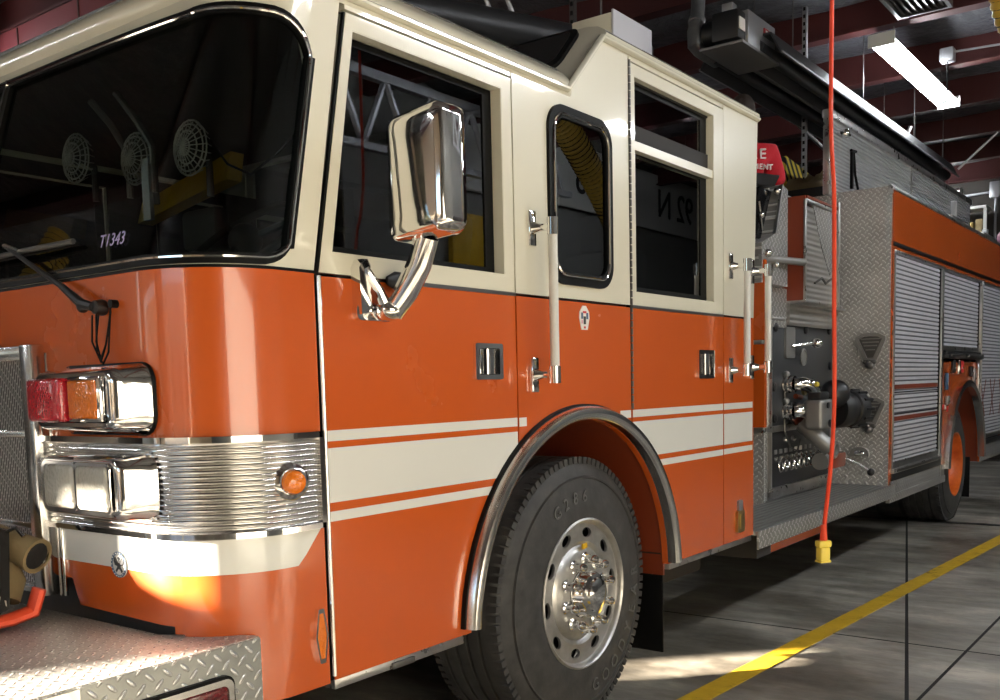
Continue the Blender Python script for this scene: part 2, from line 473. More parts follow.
# ================================================================== FIRE TRUCK
TR = empty('fire_truck', (6.5, 1.22, 0), 'orange and cream fire truck with white side stripes and silver pump panel', 'fire truck')
YC = 1.22
RC, L1 = .26, .96
XF = 1.475
SARC = RC*PI/2
def plan(s, off=0.):
    """outline of the cab nose seen from above; s = distance from the centre line, off = outward"""
    sg = 1 if s >= 0 else -1; a = abs(s)
    if a <= L1: x, y, nx, ny = XF, YC-a, -1, 0
    elif a <= L1+SARC:
        t = (a-L1)/RC; x = XF+RC-RC*math.cos(t); y = RC-RC*math.sin(t); nx, ny = -math.cos(t), -math.sin(t)
    else: x, y, nx, ny = XF+RC+(a-L1-SARC), 0., 0, -1
    x += nx*off; y += ny*off
    if sg < 0: y = 2*YC-y
    return x, y
def rake(s, z):
    a = abs(s); k = .30 if a < L1 else .30-.12*min(1, (a-L1)/(1.49-L1))
    return k*max(0., z-1.70)
def P(s, z, off=0.):
    x, y = plan(s, off); return (x+rake(s, z), y, z)
SEND = 1.479
def srange(a, c, step=.03):
    n = max(2, int(math.ceil(abs(c-a)/step))); return [a+(c-a)*i/n for i in range(n+1)]
def wrap(b, s0, s1, zl, zh, off, th=.006, step=.03, nz=1):
    """band hugging the nose"""
    ss = srange(s0, s1, step); zl_ = zl if callable(zl) else (lambda s: zl); zh_ = zh if callable(zh) else (lambda s: zh)
    b.thick(lambda s, v, t: P(s, zl_(s)+(zh_(s)-zl_(s))*v, off+t), ss, [i/nz for i in range(nz+1)], 0, th)

# windshield outline in (s, z)
WS_END, WZB, WZT, WR = 1.39, 1.708, 2.405, .17
def wt(s):
    a = abs(s); r = WR
    if a > WS_END-r: return WZT-.03-r+math.sqrt(max(0, r*r-(a-(WS_END-r))**2))
    return WZT-.03*min(1, a/(WS_END-r))**4
def wb(s):
    a = abs(s); r = .085
    if a > WS_END-r: return WZB+r-math.sqrt(max(0, r*r-(a-(WS_END-r))**2))
    return WZB
def svals(r_end):
    out = [0]
    a = srange(0, L1-.0, .08)+srange(L1, r_end-WR, .03)[1:]
    fine = [r_end-WR+WR*math.sin(PI/2*i/10) for i in range(1, 11)]
    return a+fine
def nose():
    b = MB()
    pos = svals(WS_END); full = [-v for v in reversed(pos)][:-1]+pos
    ext = srange(WS_END, SEND, .03)[1:]
    F = lambda s, v, t: P(s, v, t)
    b.m('cream_paint')
    # below and above the glass
    b.thick(lambda s, v, t: P(s, 1.70+(wb(s)-1.70)*v, t), full, [0, 1], -.03, 0)
    b.thick(lambda s, v, t: P(s, wt(s)+(2.44-wt(s))*v, t), full, [0, .5, 1], -.03, 0)
    for sg in (1, -1):
        e = [sg*WS_END]+[sg*v for v in ext]
        for z0, z1 in ((1.70, wb(WS_END)), (wb(WS_END), wt(WS_END)), (wt(WS_END), 2.44)):
            b.thick(lambda s, v, t: P(s, z0+(z1-z0)*v, t), e, [0, 1], -.03, 0)
    # orange lower shell with a stepped lower edge
    def zlow(s):
        a = abs(s)
        if a < .555: return .855
        if a < .59: return .855-(a-.555)/.035*.075
        if a < 1.03: return .78-.02*(a-.59)
        if a < 1.06: return .771-.02
        return .555
    b.m('orange_paint')
    ss = sorted(set(srange(0, L1, .06)+srange(L1, SEND, .025)+[.555, .59, 1.0299, 1.03, 1.0599, 1.06]))
    ss = [-v for v in reversed(ss)][:-1]+ss
    b.thick(lambda s, v, t: P(s, zlow(s)+(1.70-zlow(s))*v, t), ss, [0, .5, 1], -.03, 0)
    # black liner behind the stepped edge
    b.m('black_plastic'); b.thick(lambda s, v, t: P(s, v, t), srange(-1.2, 1.2, .05), [.56, .84], -.06, -.032)
    # white band below the fluted panel, slanting at its outer end
    def zl(s):
        a = abs(s); q = .895-.02*0
        q = .908
        if a > 1.385: q = .908+(a-1.385)/.083*.095
        return q
    for sg in (1, -1):
        b.m('white_stripe'); wrap(b, sg*.46, sg*1.468, zl, 1.003, .0005, .0015)
    # roof: rolled edge and crown
    b.m('cream_paint')
    ring = [(0, 2.44), (.006, 2.452), (.012, 2.47), (.008, 2.49), (-.012, 2.512), (-.03, 2.53), (-.06, 2.555), (-.11, 2.574), (-.2, 2.585)]
    sR = srange(0, L1, .1)+srange(L1, L1+SARC, .03)[1:]+srange(L1+SARC, L1+SARC+1.42, .2)[1:]
    sR = [-v for v in reversed(sR)][:-1]+sR
    b.grid(lambda s, q: P2(s, ring[q][1], ring[q][0]), sR, range(len(ring)))
    b.prism([P2(s, 2.583, -.19) for s in sR], (0, 0, .004))
    return b
def P2(s, z, off):
    x, y = plan(s, off); kk = rake(min(abs(s), 1.49), min(z, 2.44))
    a = abs(s); tail = max(0., (a-1.49)/.35)
    kk *= max(0, 1-tail*.35)
    return (x+kk, y, z)
b = nose()
# ---- raised rear roof
def ring_raised(x0, x1, y0, y1, z): return [(x0, y0, z), (x1, y0, z), (x1, y1, z), (x0, y1, z)]
b.m('cream_paint')
prof = [(.0, 2.70), (-.012, 2.715), (-.008, 2.74), (.02, 2.765), (.06, 2.79), (.12, 2.805), (1.22, 2.83)]
def rr(d, z):
    x0 = 3.115+(z-2.44)*.95+max(0, d)*.1
    return (x0, z)
G = []
for d, z in prof:
    f = (z-2.44)
    G.append([(3.12+f*.98, d, z), (4.955-max(0, d)*.3 if d < .2 else 4.9, d, z)])
b.loft([[g[0] for g in G]+[(p[0], 2.44-p[1], p[2]) for p in reversed([g[0] for g in G[:-1]])]+[(3.346, 2.40, 2.67), (3.346, .04, 2.67)],
        [g[1] for g in G]+[(p[0], 2.44-p[1], p[2]) for p in reversed([g[1] for g in G[:-1]])]+[(4.93, 2.40, 2.67), (4.93, .04, 2.67)]], True, True)
b.prism([(3.12+.98*(z-2.44), y, z) for y, z in ((.029, 2.45), (.029, 2.675), (2.411, 2.675), (2.411, 2.45))], (.01, 0, -.01))
# side walls between and behind the doors
AX, AZ, AR = 3.20, .53, .715
def arch_pts(x0, x1, zb, r=AR, y=0):
    """arch points between two x values from left to right"""
    a0 = 180-math.degrees(math.asin(max(-1, min(1, (zb-AZ)/r)))) if x0 is None else math.degrees(math.acos(max(-1, min(1, (x0-AX)/r))))
    a1 = math.degrees(math.asin((zb-AZ)/r)) if x1 is None else math.degrees(math.acos(max(-1, min(1, (x1-AX)/r))))
    return arc(AX, AZ, r, a0, a1, 20)
def side_panels(b, Y, dy):
    y = lambda p: onY(p, Y)
    V = (0, dy, 0); g = .004
    m0, m1 = 2.78+g, 3.595-g
    b.m('orange_paint').prism(y([(m0, 1.69)]+arch_pts(m0, m1, .56)+[(m1, 1.69)]), V)
    b.m('cream_paint').prism(y([(m0, 1.70), (m1, 1.70), (m1, 2.70), (3.385, 2.70), (3.135, 2.455), (m0, 2.455)]), V, [y(rrect(3.015, 3.415, 1.775, 2.372, .075))])
    r0, r1 = 4.52+g, 4.885
    b.m('orange_paint').prism(y([(r0, .56), (r1, .56), (r1, 1.69), (r0, 1.69)]), V)
    b.m('cream_paint').prism(y([(r0, 1.70), (r1, 1.70), (4.935, 2.70), (r0, 2.70)]), V)
    # rail above the doors
    b.prism(y([(2.0, 2.428), (m0-g*2, 2.428), (m0-g*2, 2.47), (2.0, 2.47)]), V)
    b.prism(y([(3.6, 2.682), (r0-g*2, 2.682), (r0-g*2, 2.71), (3.6, 2.71)]), V)
    # belt moulding groove
    s = -1 if dy > 0 else 1
    b.m('gunmetal').box(m0, r1-.29-.09, Y-.002, Y+s*.004, 1.689, 1.701) if False else None
    for z0, z1 in ((1.235, 1.266), (1.062, 1.214), (1.013, 1.04)):
        b.m('white_stripe').box(r0+.002, r1-.001, Y+s*.0012, Y+.002*-s, z0, z1)
    b.box(2.786, 3.20-math.sqrt(AR**2-.705**2)-.0 if False else 2.83, Y+s*.0012, Y-.002*s, 1.235, 1.266)
    b.box(3.50, 3.588, Y+s*.0012, Y-.002*s, 1.235, 1.266)
side_panels(b, 0, .028); side_panels(b, 2.44, -.028)
# inner bulkheads, floor, rear wall, wheel housing and dark seam backing
b.m('frame_black')
for Y in (.03, 2.395):
    for x0, x1 in ((1.86, 1.95), (2.74, 3.0), (3.43, 3.64), (4.44, 4.88)):
        b.box(x0+(.02 if x0 < 1.9 else 0), x1, Y, Y+.012, 1.3, 2.44)
    b.box(1.9, 4.88, Y, Y+.012, 1.3, 1.74); b.box(2.0, 4.9, Y, Y+.012, 2.385, 2.45); b.box(3.5, 4.9, Y, Y+.012, 2.62, 2.7)
b.box(4.87, 4.9, .03, 2.41, .6, 2.72); b.box(2.0, 2.3, .6, 1.9, .58, .62); b.box(3.92, 4.88, .04, 2.4, .6, .64)
b.m('cream_paint').loft([[(4.885, 0, 1.7), (4.935, 0, 2.7), (4.935, 2.44, 2.7), (4.885, 2.44, 1.7)], [(4.9, 0, 1.7), (4.95, 0, 2.7), (4.95, 2.44, 2.7), (4.9, 2.44, 1.7)]])
b.m('orange_paint').box(4.885, 4.9, 0, 2.44, .56, 1.7)
b.m('frame_black').box(1.80, 3.2, .06, 2.38, 2.475, 2.485); b.box(3.36, 4.86, .06, 2.38, 2.65, 2.66)  # black headliner sheets added to keep the roof underside dim
CAB = b.build('cab_body', TR)
# wheel housings (orange inner tub)
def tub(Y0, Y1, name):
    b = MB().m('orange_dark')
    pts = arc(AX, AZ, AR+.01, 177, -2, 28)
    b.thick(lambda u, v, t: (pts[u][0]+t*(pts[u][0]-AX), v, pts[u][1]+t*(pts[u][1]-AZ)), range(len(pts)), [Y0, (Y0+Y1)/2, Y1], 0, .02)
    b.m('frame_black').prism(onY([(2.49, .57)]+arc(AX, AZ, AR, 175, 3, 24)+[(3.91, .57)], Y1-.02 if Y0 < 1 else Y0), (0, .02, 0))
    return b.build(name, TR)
tub(.03, .62, 'wheel_housing'); tub(1.82, 2.41, 'wheel_housing')

# ---- doors
def front_door(Y, dy):
    s = -1 if dy > 0 else 1
    b = MB(); y = lambda p: onY(p, Y); V = (0, dy, 0)
    archp = arc(AX, AZ, AR, 180-math.degrees(math.asin((.56-AZ)/AR)), math.degrees(math.acos((2.776-AX)/AR)), 14)
    b.m('orange_paint').prism(y([(1.865, .56)]+archp+[(2.776, 1.69), (1.865, 1.69)]), V)
    b.m('cream_paint').prism(y([(1.865, 1.70), (2.776, 1.70), (2.776, 2.42), (2.004, 2.42)]), V,
                             [y([(1.915, 1.757), (2.722, 1.757), (2.722, 2.378), (2.027, 2.378)])])
    for q0, q1 in (((1.915, 1.757), (2.722, 1.757)), ((2.722, 1.757), (2.722, 2.378)), ((2.722, 2.378), (2.027, 2.378)), ((2.027, 2.378), (1.915, 1.757))):
        a = Vector((q0[0], Y, q0[1])); c = Vector((q1[0], Y, q1[1])); d = Vector((0, dy*1.5, 0)); a.y += dy*.04; c.y += dy*.04
        ctr = Vector((2.32, Y, 2.07)); w = (ctr-(a+c)/2).normalized()*.003
        b.prism([a, c, c+d, a+d], w)
    # stripes clipped by the arch
    def stripe(z0, z1):
        def xr(z): return min(2.774, AX-math.sqrt(max(0, (AR+.03)**2-(z-AZ)**2))) if z < AZ+AR+.03 else 2.774
        zs = [z0+(z1-z0)*i/6 for i in range(7)]
        b.m('white_stripe').prism([(1.866, Y+s*.0012, z0)]+[(xr(z), Y+s*.0012, z) for z in zs]+[(1.866, Y+s*.0012, z1)], (0, -s*.003, 0))
    stripe(1.237, 1.267); stripe(1.065, 1.218); stripe(1.012, 1.04)
    b.m('gunmetal').prism([(2.24, Y+s*.004, 1.689), (2.776, Y+s*.004, 1.689), (2.776, Y+s*.004, 1.701), (2.24, Y+s*.004, 1.701)], (0, -s*.006, 0))
    d = b.build('front_door', TR)
    # glass and seal
    gy = Y+dy*1.5
    o = [(1.925, 1.765), (2.712, 1.765), (2.712, 2.37), (2.035, 2.37)]
    i = [(1.945, 1.782), (2.665, 1.782), (2.665, 2.352), (2.045, 2.352)]
    b = MB().m('black_rubber').prism(onY(o, gy-dy*.15), (0, dy*.3, 0), [onY(i, gy-dy*.15)]); b.build('window_seal', d)
    b = MB().m('glass_side').prism(onY(o, gy), (0, dy*.15, 0)); b.build('door_glass', d)
    return d
def crew_door(Y, dy):
    s = -1 if dy > 0 else 1
    b = MB(); y = lambda p: onY(p, Y); V = (0, dy, 0)
    ae = math.degrees(math.asin((.56-AZ)/AR)); a0 = math.degrees(math.acos((3.602-AX)/AR))
    b.m('orange_paint').prism(y([(3.602, 1.69)]+arc(AX, AZ, AR, a0, ae, 14)+[(4.516, .56), (4.516, 1.69)]), V)
    W_ = [(3.645, 1.755), (4.415, 1.755), (4.415, 2.63), (3.645, 2.63)]
    b.m('cream_paint').prism(y([(3.602, 1.70), (4.516, 1.70), (4.52, 2.675), (3.602, 2.675)]), V, [y(W_)])
    for k in range(4):
        q0, q1 = W_[k], W_[(k+1) % 4]
        a = Vector((q0[0], Y, q0[1])); c = Vector((q1[0], Y, q1[1])); dd = Vector((0, dy*1.5, 0)); a.y += dy*.04; c.y += dy*.04
        w = (Vector((4.03, Y, 2.19))-(a+c)/2).normalized()*.003
        b.prism([a, c, c+dd, a+dd], w)
    b.box(3.645, 4.415, Y+dy*.2, Y+dy*1.6, 2.338, 2.374)
    def stripe(z0, z1):
        def xl(z): return max(3.604, AX+math.sqrt(max(0, (AR+.045)**2-(z-AZ)**2)))
        zs = [z0+(z1-z0)*i/6 for i in range(7)]
        b.m('white_stripe').prism([(xl(z), Y+s*.0012, z) for z in reversed(zs)]+[(4.514, Y+s*.0012, z0), (4.514, Y+s*.0012, z1)], (0, -s*.003, 0))
    stripe(1.235, 1.266); stripe(1.063, 1.216); stripe(1.012, 1.04)
    b.m('gunmetal').prism([(3.602, Y+s*.004, 1.689), (4.516, Y+s*.004, 1.689), (4.516, Y+s*.004, 1.701), (3.602, Y+s*.004, 1.701)], (0, -s*.006, 0))
    d = b.build('crew_door', TR)
    gy = Y+dy*1.5
    b = MB().m('black_rubber')
    b.prism(onY([(3.65, 1.76), (4.41, 1.76), (4.41, 2.34), (3.65, 2.34)], gy-dy*.15), (0, dy*.3, 0), [onY([(3.67, 1.785), (4.345, 1.785), (4.345, 2.33), (3.67, 2.33)], gy-dy*.15)])
    b.prism(onY([(3.65, 2.372), (4.41, 2.372), (4.41, 2.625), (3.65, 2.625)], gy-dy*.15), (0, dy*.3, 0), [onY([(3.67, 2.382), (4.345, 2.382), (4.345, 2.6), (3.67, 2.6)], gy-dy*.15)])
    b.build('window_seal', d)
    b = MB().m('glass_side').prism(onY([(3.65, 1.76), (4.41, 1.76), (4.41, 2.34), (3.65, 2.34)], gy), (0, dy*.15, 0)); b.build('door_glass', d)
    b = MB().m('glass_side').prism(onY([(3.65, 2.372), (4.41, 2.372), (4.41, 2.625), (3.65, 2.625)], gy), (0, dy*.15, 0)); b.build('door_glass', d)
    return d
FD = front_door(0, .028); CD = crew_door(0, .028)
front_door(2.44, -.028); crew_door(2.44, -.028)
# hinges
b = MB().m('chrome_soft').tube([(1.857, -.006, .575), (1.857, -.006, 1.69)], .0065, 8)
b.m('black_rubber').box(1.853, 1.865, .004, .02, .56, 1.70)
b.m('black_rubber').prism([(1.855, .002, 1.70), (1.866, .002, 1.70), (2.003, .002, 2.42), (1.997, .002, 2.42)], (0, .01, 0))
b.build('door_hinge', TR)
b = MB().m('gunmetal')
for i in range(46):
    z = 1.27+i*.0308; b.tube([(3.598, -.003, z), (3.598, -.003, z+.026)], .006, 8)
b.m('black_rubber').box(3.594, 3.602, .003, .02, 1.27, 2.69); b.build('door_hinge', TR)
# mid window
def mid_window(Y, s):
    b = MB().m('black_rubber').prism(onY(rrect(2.99, 3.44, 1.75, 2.397, .095, 8), Y+s*.012), (0, -s*.03, 0), [onY(rrect(3.035, 3.395, 1.795, 2.352, .06, 8), Y+s*.012)])
    w = b.build('side_window', TR, 50)
    b = MB().m('chrome').tube([(x, Y+s*.014, z) for x, z in rrect(3.022, 3.408, 1.783, 2.364, .07, 8)+[(3.338, 1.783)]], .006, 8); b.build('window_trim', w)
    b = MB().m('glass_side').prism(onY(rrect(3.02, 3.41, 1.78, 2.367, .07, 8), Y+s*.002), (0, -s*.005, 0)); b.build('window_pane', w)
mid_window(0, -1); mid_window(2.44, 1)
# windshield: two panes, seal, bright insert, centre post
pos = svals(WS_END-.004); full = [-v for v in reversed(pos)][:-1]+pos
cs = WS_END/(WS_END-.004)
b = MB().m('black_rubber')
def seal(b, inner, off, th, sgn_list=(1, -1)):
    # ring between the glass opening and the pane, bottom then top
    f2 = [v for v in full]
    b.thick(lambda s, v, t: P(s*(1+(v-1)*0), wb(s)+v*inner, t), f2, [-.12, 1], off, off+th)
    b.thick(lambda s, v, t: P(s, wt(s)-v*inner, t), f2, [-.12, 1], off, off+th)
    for sg in sgn_list:
        b.thick(lambda s, v, t: P(s, v, t), [sg*(WS_END-inner), sg*(WS_END+.004)], [wb(WS_END-.01)-.0, (WZB+WZT)/2, wt(WS_END-.01)], off, off+th)
seal(b, .024, -.012, .022)
WSH = b.build('windshield', TR, 50)
b = MB().m('chrome')
zz = [P(s, wb(s)+.014, .012) for s in pos]; tt = [P(s, wt(s)-.014, .012) for s in reversed(pos)]
side = [P(WS_END-.014, z, .012) for z in (wb(WS_END), 2.0, wt(WS_END))]
zz = [P(min(s, WS_END-.014), wb(s)+.014, .012) for s in pos]; tt = [P(min(s, WS_END-.014), wt(s)-.014, .012) for s in reversed(pos)]
b.tube(zz+side[1:2]+tt, .0045, 6)
zz = [P(-min(s, WS_END-.014), wb(s)+.014, .012) for s in pos]; tt = [P(-min(s, WS_END-.014), wt(s)-.014, .012) for s in reversed(pos)]
b.tube(zz+tt, .0045, 6); b.build('chrome_insert', WSH)
for sg in (1, -1):
    b = MB().m('glass_windshield'); ps = [sg*v for v in pos]
    b.thick(lambda s, v, t: P(s, wb(s)+.002+(wt(s)-wb(s)-.004)*v, t), ps, [0, .25, .5, .75, 1], -.008, -.003); b.build('glass_pane', WSH, 60)
b = MB().m('black_rubber').thick(lambda s, v, t: P(s, v, t), [-.022, .022], [WZB, 2.0, WZT], -.01, .01)
b.m('chrome').thick(lambda s, v, t: P(s, v, t), [-.006, .006], [WZB, 2.0, WZT], .01, .016); b.build('centre_post', WSH)
# drip rails
for sg, Yr in ((-1, 0), (1, 2.44)):
    b = MB().m('cream_paint')
    b.tube([(2.0, Yr+sg*.004, 2.462), (3.125, Yr+sg*.006, 2.462), (3.38, Yr+sg*.006, 2.712), (4.94, Yr+sg*.006, 2.712)], .013, 10, ry=.016)
    b.build('drip_rail', TR)
# belt line under the nose glass
b = MB().m('black_rubber'); wrap(b, -1.486, 1.486, 1.695, 1.703, .0, .0025); b.build('belt_seal', TR)
# cab number on the glass
p = P(1.04, 1.80, .004)
b = MB().m('pearl_text')
T = Matrix.Translation(P(.825, 1.79, .004)) @ Matrix.Rotation(math.radians(17), 4, 'Y') @ T_front(0, 0, 0) @ Matrix.Shear('XZ', 4, (0, 0)) 
b.text('T1343', T, .052, .0006, sx=.9); b.build('unit_number', WSH)
# raised roof front window
rz = lambda z, o: (3.12+.98*(z-2.44)-o*.7, z+o*.7)
b = MB().m('black_rubber').prism([(rz(z, 0)[0], y, rz(z, 0)[1]) for y, z in rrect(.13, 2.31, 2.59, 2.795, .05)], (-.010, 0, .010))
rw = b.build('roof_window', TR)
b = MB().m('black_gloss').prism([(rz(z, .016)[0], y, rz(z, .016)[1]) for y, z in rrect(.155, 2.285, 2.612, 2.775, .04)], (-.003, 0, .003)); b.build('window_pane', rw)
# roof equipment box
b = MB().m('cream_paint').box(4.17, 4.54, .405, .63, 2.8, 3.13, .01); b.m('vinyl_white').box(4.165, 4.55, .392, .406, 2.81, 3.14, .006)
b.m('red_label').box(4.26, 4.36, .388, .394, 2.96, 2.985); b.m('cream_paint').box(3.95, 4.04, .42, .52, 2.8, 3.0, .01)
b.build('roof_box', TR)

# ---- nose fittings
b = MB()
def flute(s, v, t):
    z = 1.014+(1.256-1.014)*v; rip = .006*abs(math.sin(v*PI*17))
    return P(s, z, t*0+(.003 if t < .5 else .008+rip))
b.m('chrome_soft').thick(flute, srange(.42, 1.462, .03), [i/136 for i in range(137)], 0, 1)
b.m('chrome'); wrap(b, .42, 1.47, 1.252, 1.268, .003, .018); wrap(b, .42, 1.47, 1.003, 1.018, .003, .018); wrap(b, 1.456, 1.473, 1.003, 1.268, .003, .018)
FL = lab(b.build('fluted_trim_panel', TR, 25), 'silver fluted metal panel wrapping the front corner')
def bezel(y0, y1, z0, z1, name):
    """twin-lamp chrome housing standing off the nose, outboard side swept back to the corner"""
    b = MB().m('chrome'); zc = (z0+z1)/2; h = (z1-z0)/2
    def ring(x, ya, yb, hh, r):
        return [(x, y, z) for y, z in rrect(ya, yb, zc-hh, zc+hh, r, 5)]
    R = [ring(1.49, y0-.038, y1+.02, h+.012, .05), ring(1.466, y0-.036, y1+.018, h+.012, .05), ring(1.455, y0-.030, y1+.012, h+.006, .05),
         ring(1.405, y0-.012, y1+.004, h, .035), ring(1.385, y0-.006, y1, h-.006, .03), ring(1.378, y0+.004, y1-.006, h-.012, .028),
         ring(1.378, y0+.02, y1-.012, h-.022, .02), ring(1.40, y0+.026, y1-.016, h-.028, .016)]
    b.loft(R, True, False); b.m('chrome_soft').poly(R[-1])
    b.m('black_rubber'); b.loft([ring(1.476, y0-.044, y1+.022, h+.015, .055), ring(1.468, y0-.042, y1+.021, h+.0145, .055)])
    return b.build(name, TR, 40)
bz = bezel(.245, .625, 1.287, 1.449, 'warning_light_housing')
b = MB().m('lens_red').box(1.352, 1.40, .452, .622, 1.312, 1.428, .012, 3); b.build('red_lens', bz)
b = MB().m('lens_amber').box(1.366, 1.40, .30, .44, 1.318, 1.422, .01, 3); b.m('chrome').box(1.37, 1.4, .288, .446, 1.31, 1.43, .008); b.build('amber_lens', bz)
hz = bezel(.24, .62, 1.055, 1.222, 'headlight_housing')
for ya in (.435, .274):
    b = MB().m('lens_clear').box(1.364, 1.40, ya, ya+.152, 1.08, 1.2, .014, 3)
    b.m('chrome').prism([(1.37, y, z) for y, z in rrect(ya-.006, ya+.158, 1.074, 1.206, .016, 4)], (.02, 0, 0), [[(1.37, y, z) for y, z in rrect(ya+.002, ya+.15, 1.082, 1.198, .012, 4)]])
    b.build('headlamp', hz)
# bullet marker lamp on the fluted panel
mx, my, mz = P(1.355, 1.14, .019)
b = MB().m('chrome').lathe([(0, -.012), (.048, -.012), (.05, .004), (.044, .01), (.036, .014), (.034, .02)], (mx, my+.004, mz), (-.35, -1, 0), 28)
ml = b.build('corner_marker_lamp', TR)
b = MB().m('lens_amber').lathe([(.033, .012), (.033, .022), (.03, .031), (.02, .038), (.006, .041), (0, .041)], (mx, my+.004, mz), (-.35, -1, 0), 24); b.build('amber_lens', ml)
# elongated hexagonal marker at the door edge
b = MB().m('chrome'); hexo = [(1.806, .632), (1.806+.03, .632), (1.851, .66), (1.851, .74), (1.836, .77), (1.806, .77), (1.793, .74), (1.793, .66)]
hx = lambda k: [(1.81+(x-1.81)*k, z*1+(z-.70)*(k-1)*.6) for x, z in [(1.800, .624), (1.820, .624), (1.833, .70), (1.820, .777), (1.800, .777), (1.787, .70)]]
b.prism(onY(hx(1.0), -.014), (0, .014, 0), [onY(hx(.74), -.014)])
h = b.build('side_marker_lamp', TR)
b = MB().m('lens_amber').prism(onY(hx(.73), -.0125), (0, .011, 0)); b.build('amber_lens', h)
# round eagle emblem
def emblem():
    y, z, x = .412, .918, 1.4735
    b = MB().m('sticker_white').lathe([(0, 0), (.036, 0), (.036, .003), (0, .003)], (x-.003, y, z), (1, 0, 0), 32)
    b.m('sticker_blue').lathe([(.0285, 0), (.036, 0), (.036, .002), (.0285, .002)], (x-.005, y, z), (1, 0, 0), 32)
    for k in range(20):
        a = 2*PI*k/20; b.m('sticker_white').ball((x-.0055, y+.0322*math.cos(a), z+.0322*math.sin(a)), .0018, u=6, v=4)
    c = 'grey_panel'
    b.m(c).prism(onX([(y+u, z+v) for u, v in ((-.006, .008), (.006, .008), (.007, -.006), (0, -.014), (-.007, -.006))], x-.0048), (.002, 0, 0))
    for s in (1, -1):
        b.prism(onX([(y+s*u, z+v) for u, v in ((.006, .006), (.014, .02), (.02, .018), (.023, .008), (.018, -.002), (.008, -.004))], x-.0048), (.002, 0, 0))
        b.prism(onX([(y+s*u, z+v) for u, v in ((.003, -.01), (.012, -.022), (.016, -.017), (.006, -.006))], x-.0048), (.002, 0, 0))
    b.prism(onX([(y+u, z+v) for u, v in ((-.004, .008), (-.004, .019), (.002, .021), (.006, .017), (.002, .015), (.004, .008))], x-.0048), (.002, 0, 0))
    lab(b.build('eagle_seal_decal', TR), 'small round seal decal with eagle')
emblem()
# grille
b = MB().m('chrome_soft')
GY0, GY1, GZ0, GZ1 = .735, 1.705, .80, 1.53
for x0 in (1.43,):
    b.box(x0, 1.476, GY0, GY0+.062, GZ0, GZ1, .006); b.box(x0, 1.476, GY1-.062, GY1, GZ0, GZ1, .006)
    b.box(x0+.003, 1.476, GY0+.004, GY1-.004, GZ1-.045, GZ1-.002, .006); b.box(x0+.01, 1.476, GY0+.05, GY1-.05, 1.262, 1.282, .004); b.box(x0+.01, 1.476, GY0+.05, GY1-.05, .992, 1.012, .004)
    b.box(x0+.003, 1.476, GY0+.004, GY1-.004, GZ0+.002, GZ0+.03, .006)
gr = b.build('grille_frame', TR)
for z0, z1 in ((.82, .995), (1.01, 1.265), (1.28, 1.49)):
    b = MB().m('grille_mesh').box(1.45, 1.456, GY0+.05, GY1-.05, z0, z1); b.build('mesh_screen', gr)
b = MB().m('chrome').box(1.462, 1.476, .708, .716, .80, 1.505, .002); b.box(1.466, 1.476, .69, .70, .80, 1.0, .002); b.build('chrome_strip', TR)
# wiper
def wiper():
    px, py, pz = P(.81, 1.612, .012)
    b = MB().m('black_plastic').lathe([(0, 0), (.02, 0), (.022, .01), (.018, .03), (.01, .036), (0, .036)], (px+.01, py, pz), (-1, 0, 0), 18)
    b.ball((px-.02, py+.055, pz+.004), .016)
    e = P(.305, 1.825, .04)
    b.tube([(px-.024, py, pz), (px-.026, py+.05, pz+.012), (px-.02, py+.16, pz+.07), e], [.012, .014, .009, .006], 8)
    w = b.build('windshield_wiper', TR)
    a = Vector(P(.66, 1.803, .022)); c = Vector(P(.16, 1.80, .022))
    b = MB().m('gunmetal').tube([a, (a+c)/2+Vector((-.008, 0, .0)), c], .008, 8); b.m('black_rubber').tube([a+Vector((.01, 0, -.006)), c+Vector((.01, 0, -.006))], .006, 6)
    b.m('chrome_soft').tube([e, (a*.45+c*.55)+Vector((-.01, 0, 0))], .008, 8); b.build('wiper_blade', w)
    qx, qy, qz = P(.865, 1.618, .004)
    b = MB().m('black_rubber').lathe([(0, 0), (.011, 0), (.011, .02), (0, .02)], (qx+.004, qy, qz), (-1, 0, 0), 12)
    for k in (0, 1):
        b.tube([(px-.015, py-.01+k*.03, pz-.02), (px-.02, py-.0+k*.02, pz-.09), (px-.022, py-.02, pz-.135-.01*k), (px-.02, py-.045, pz-.10), (qx-.015, qy, qz-.02)], .0028, 6)
    b.tube([(px-.015, py+.0, pz-.01), (px-.02, py-.0, pz-.12), (px-.022, py-.03, pz-.15), (px-.02, py-.055, pz-.12), (qx-.015, qy, qz-.01)], .0028, 6)
    b.build('washer_hose', w)
wiper()
# front bumper
b = MB().m('tread_xy').box(.86, 1.47, -.002, 2.442, .738, .746)
b.box(1.47, 1.60, -.002, .3, .738, .746) if False else None
BT = [(.86, -.003), (1.60, -.003), (1.60, .02), (1.47, .245), (1.47, 2.195), (1.60, 2.42), (1.60, 2.443), (.86, 2.443)]
b = MB().m('tread_xy').prism([(x, y, .738) for x, y in BT], (0, 0, .008))
b.m('tread_bumper').box(1.06, 1.602, -.008, .004, .40, .744, .003); b.box(1.06, 1.602, 2.436, 2.448, .40, .744, .003)
b.m('tread_yz').box(1.598, 1.604, 0, .3, .40, .74)
BP = b.build('front_bumper', TR)
b = MB().m('chrome')
bp = [(1.09, -.012)]+[(.92+.17*math.cos(math.radians(a))*-1+.0, .16+.172*math.sin(math.radians(a))) for a in ()]
path = [(1.1, -.012), (.98, -.008), (.88, .02), (.81, .08), (.775, .17), (.76, .4), (.76, 1.22), (.76, 2.04), (.775, 2.27), (.81, 2.36), (.88, 2.42), (.98, 2.448), (1.1, 2.452)]
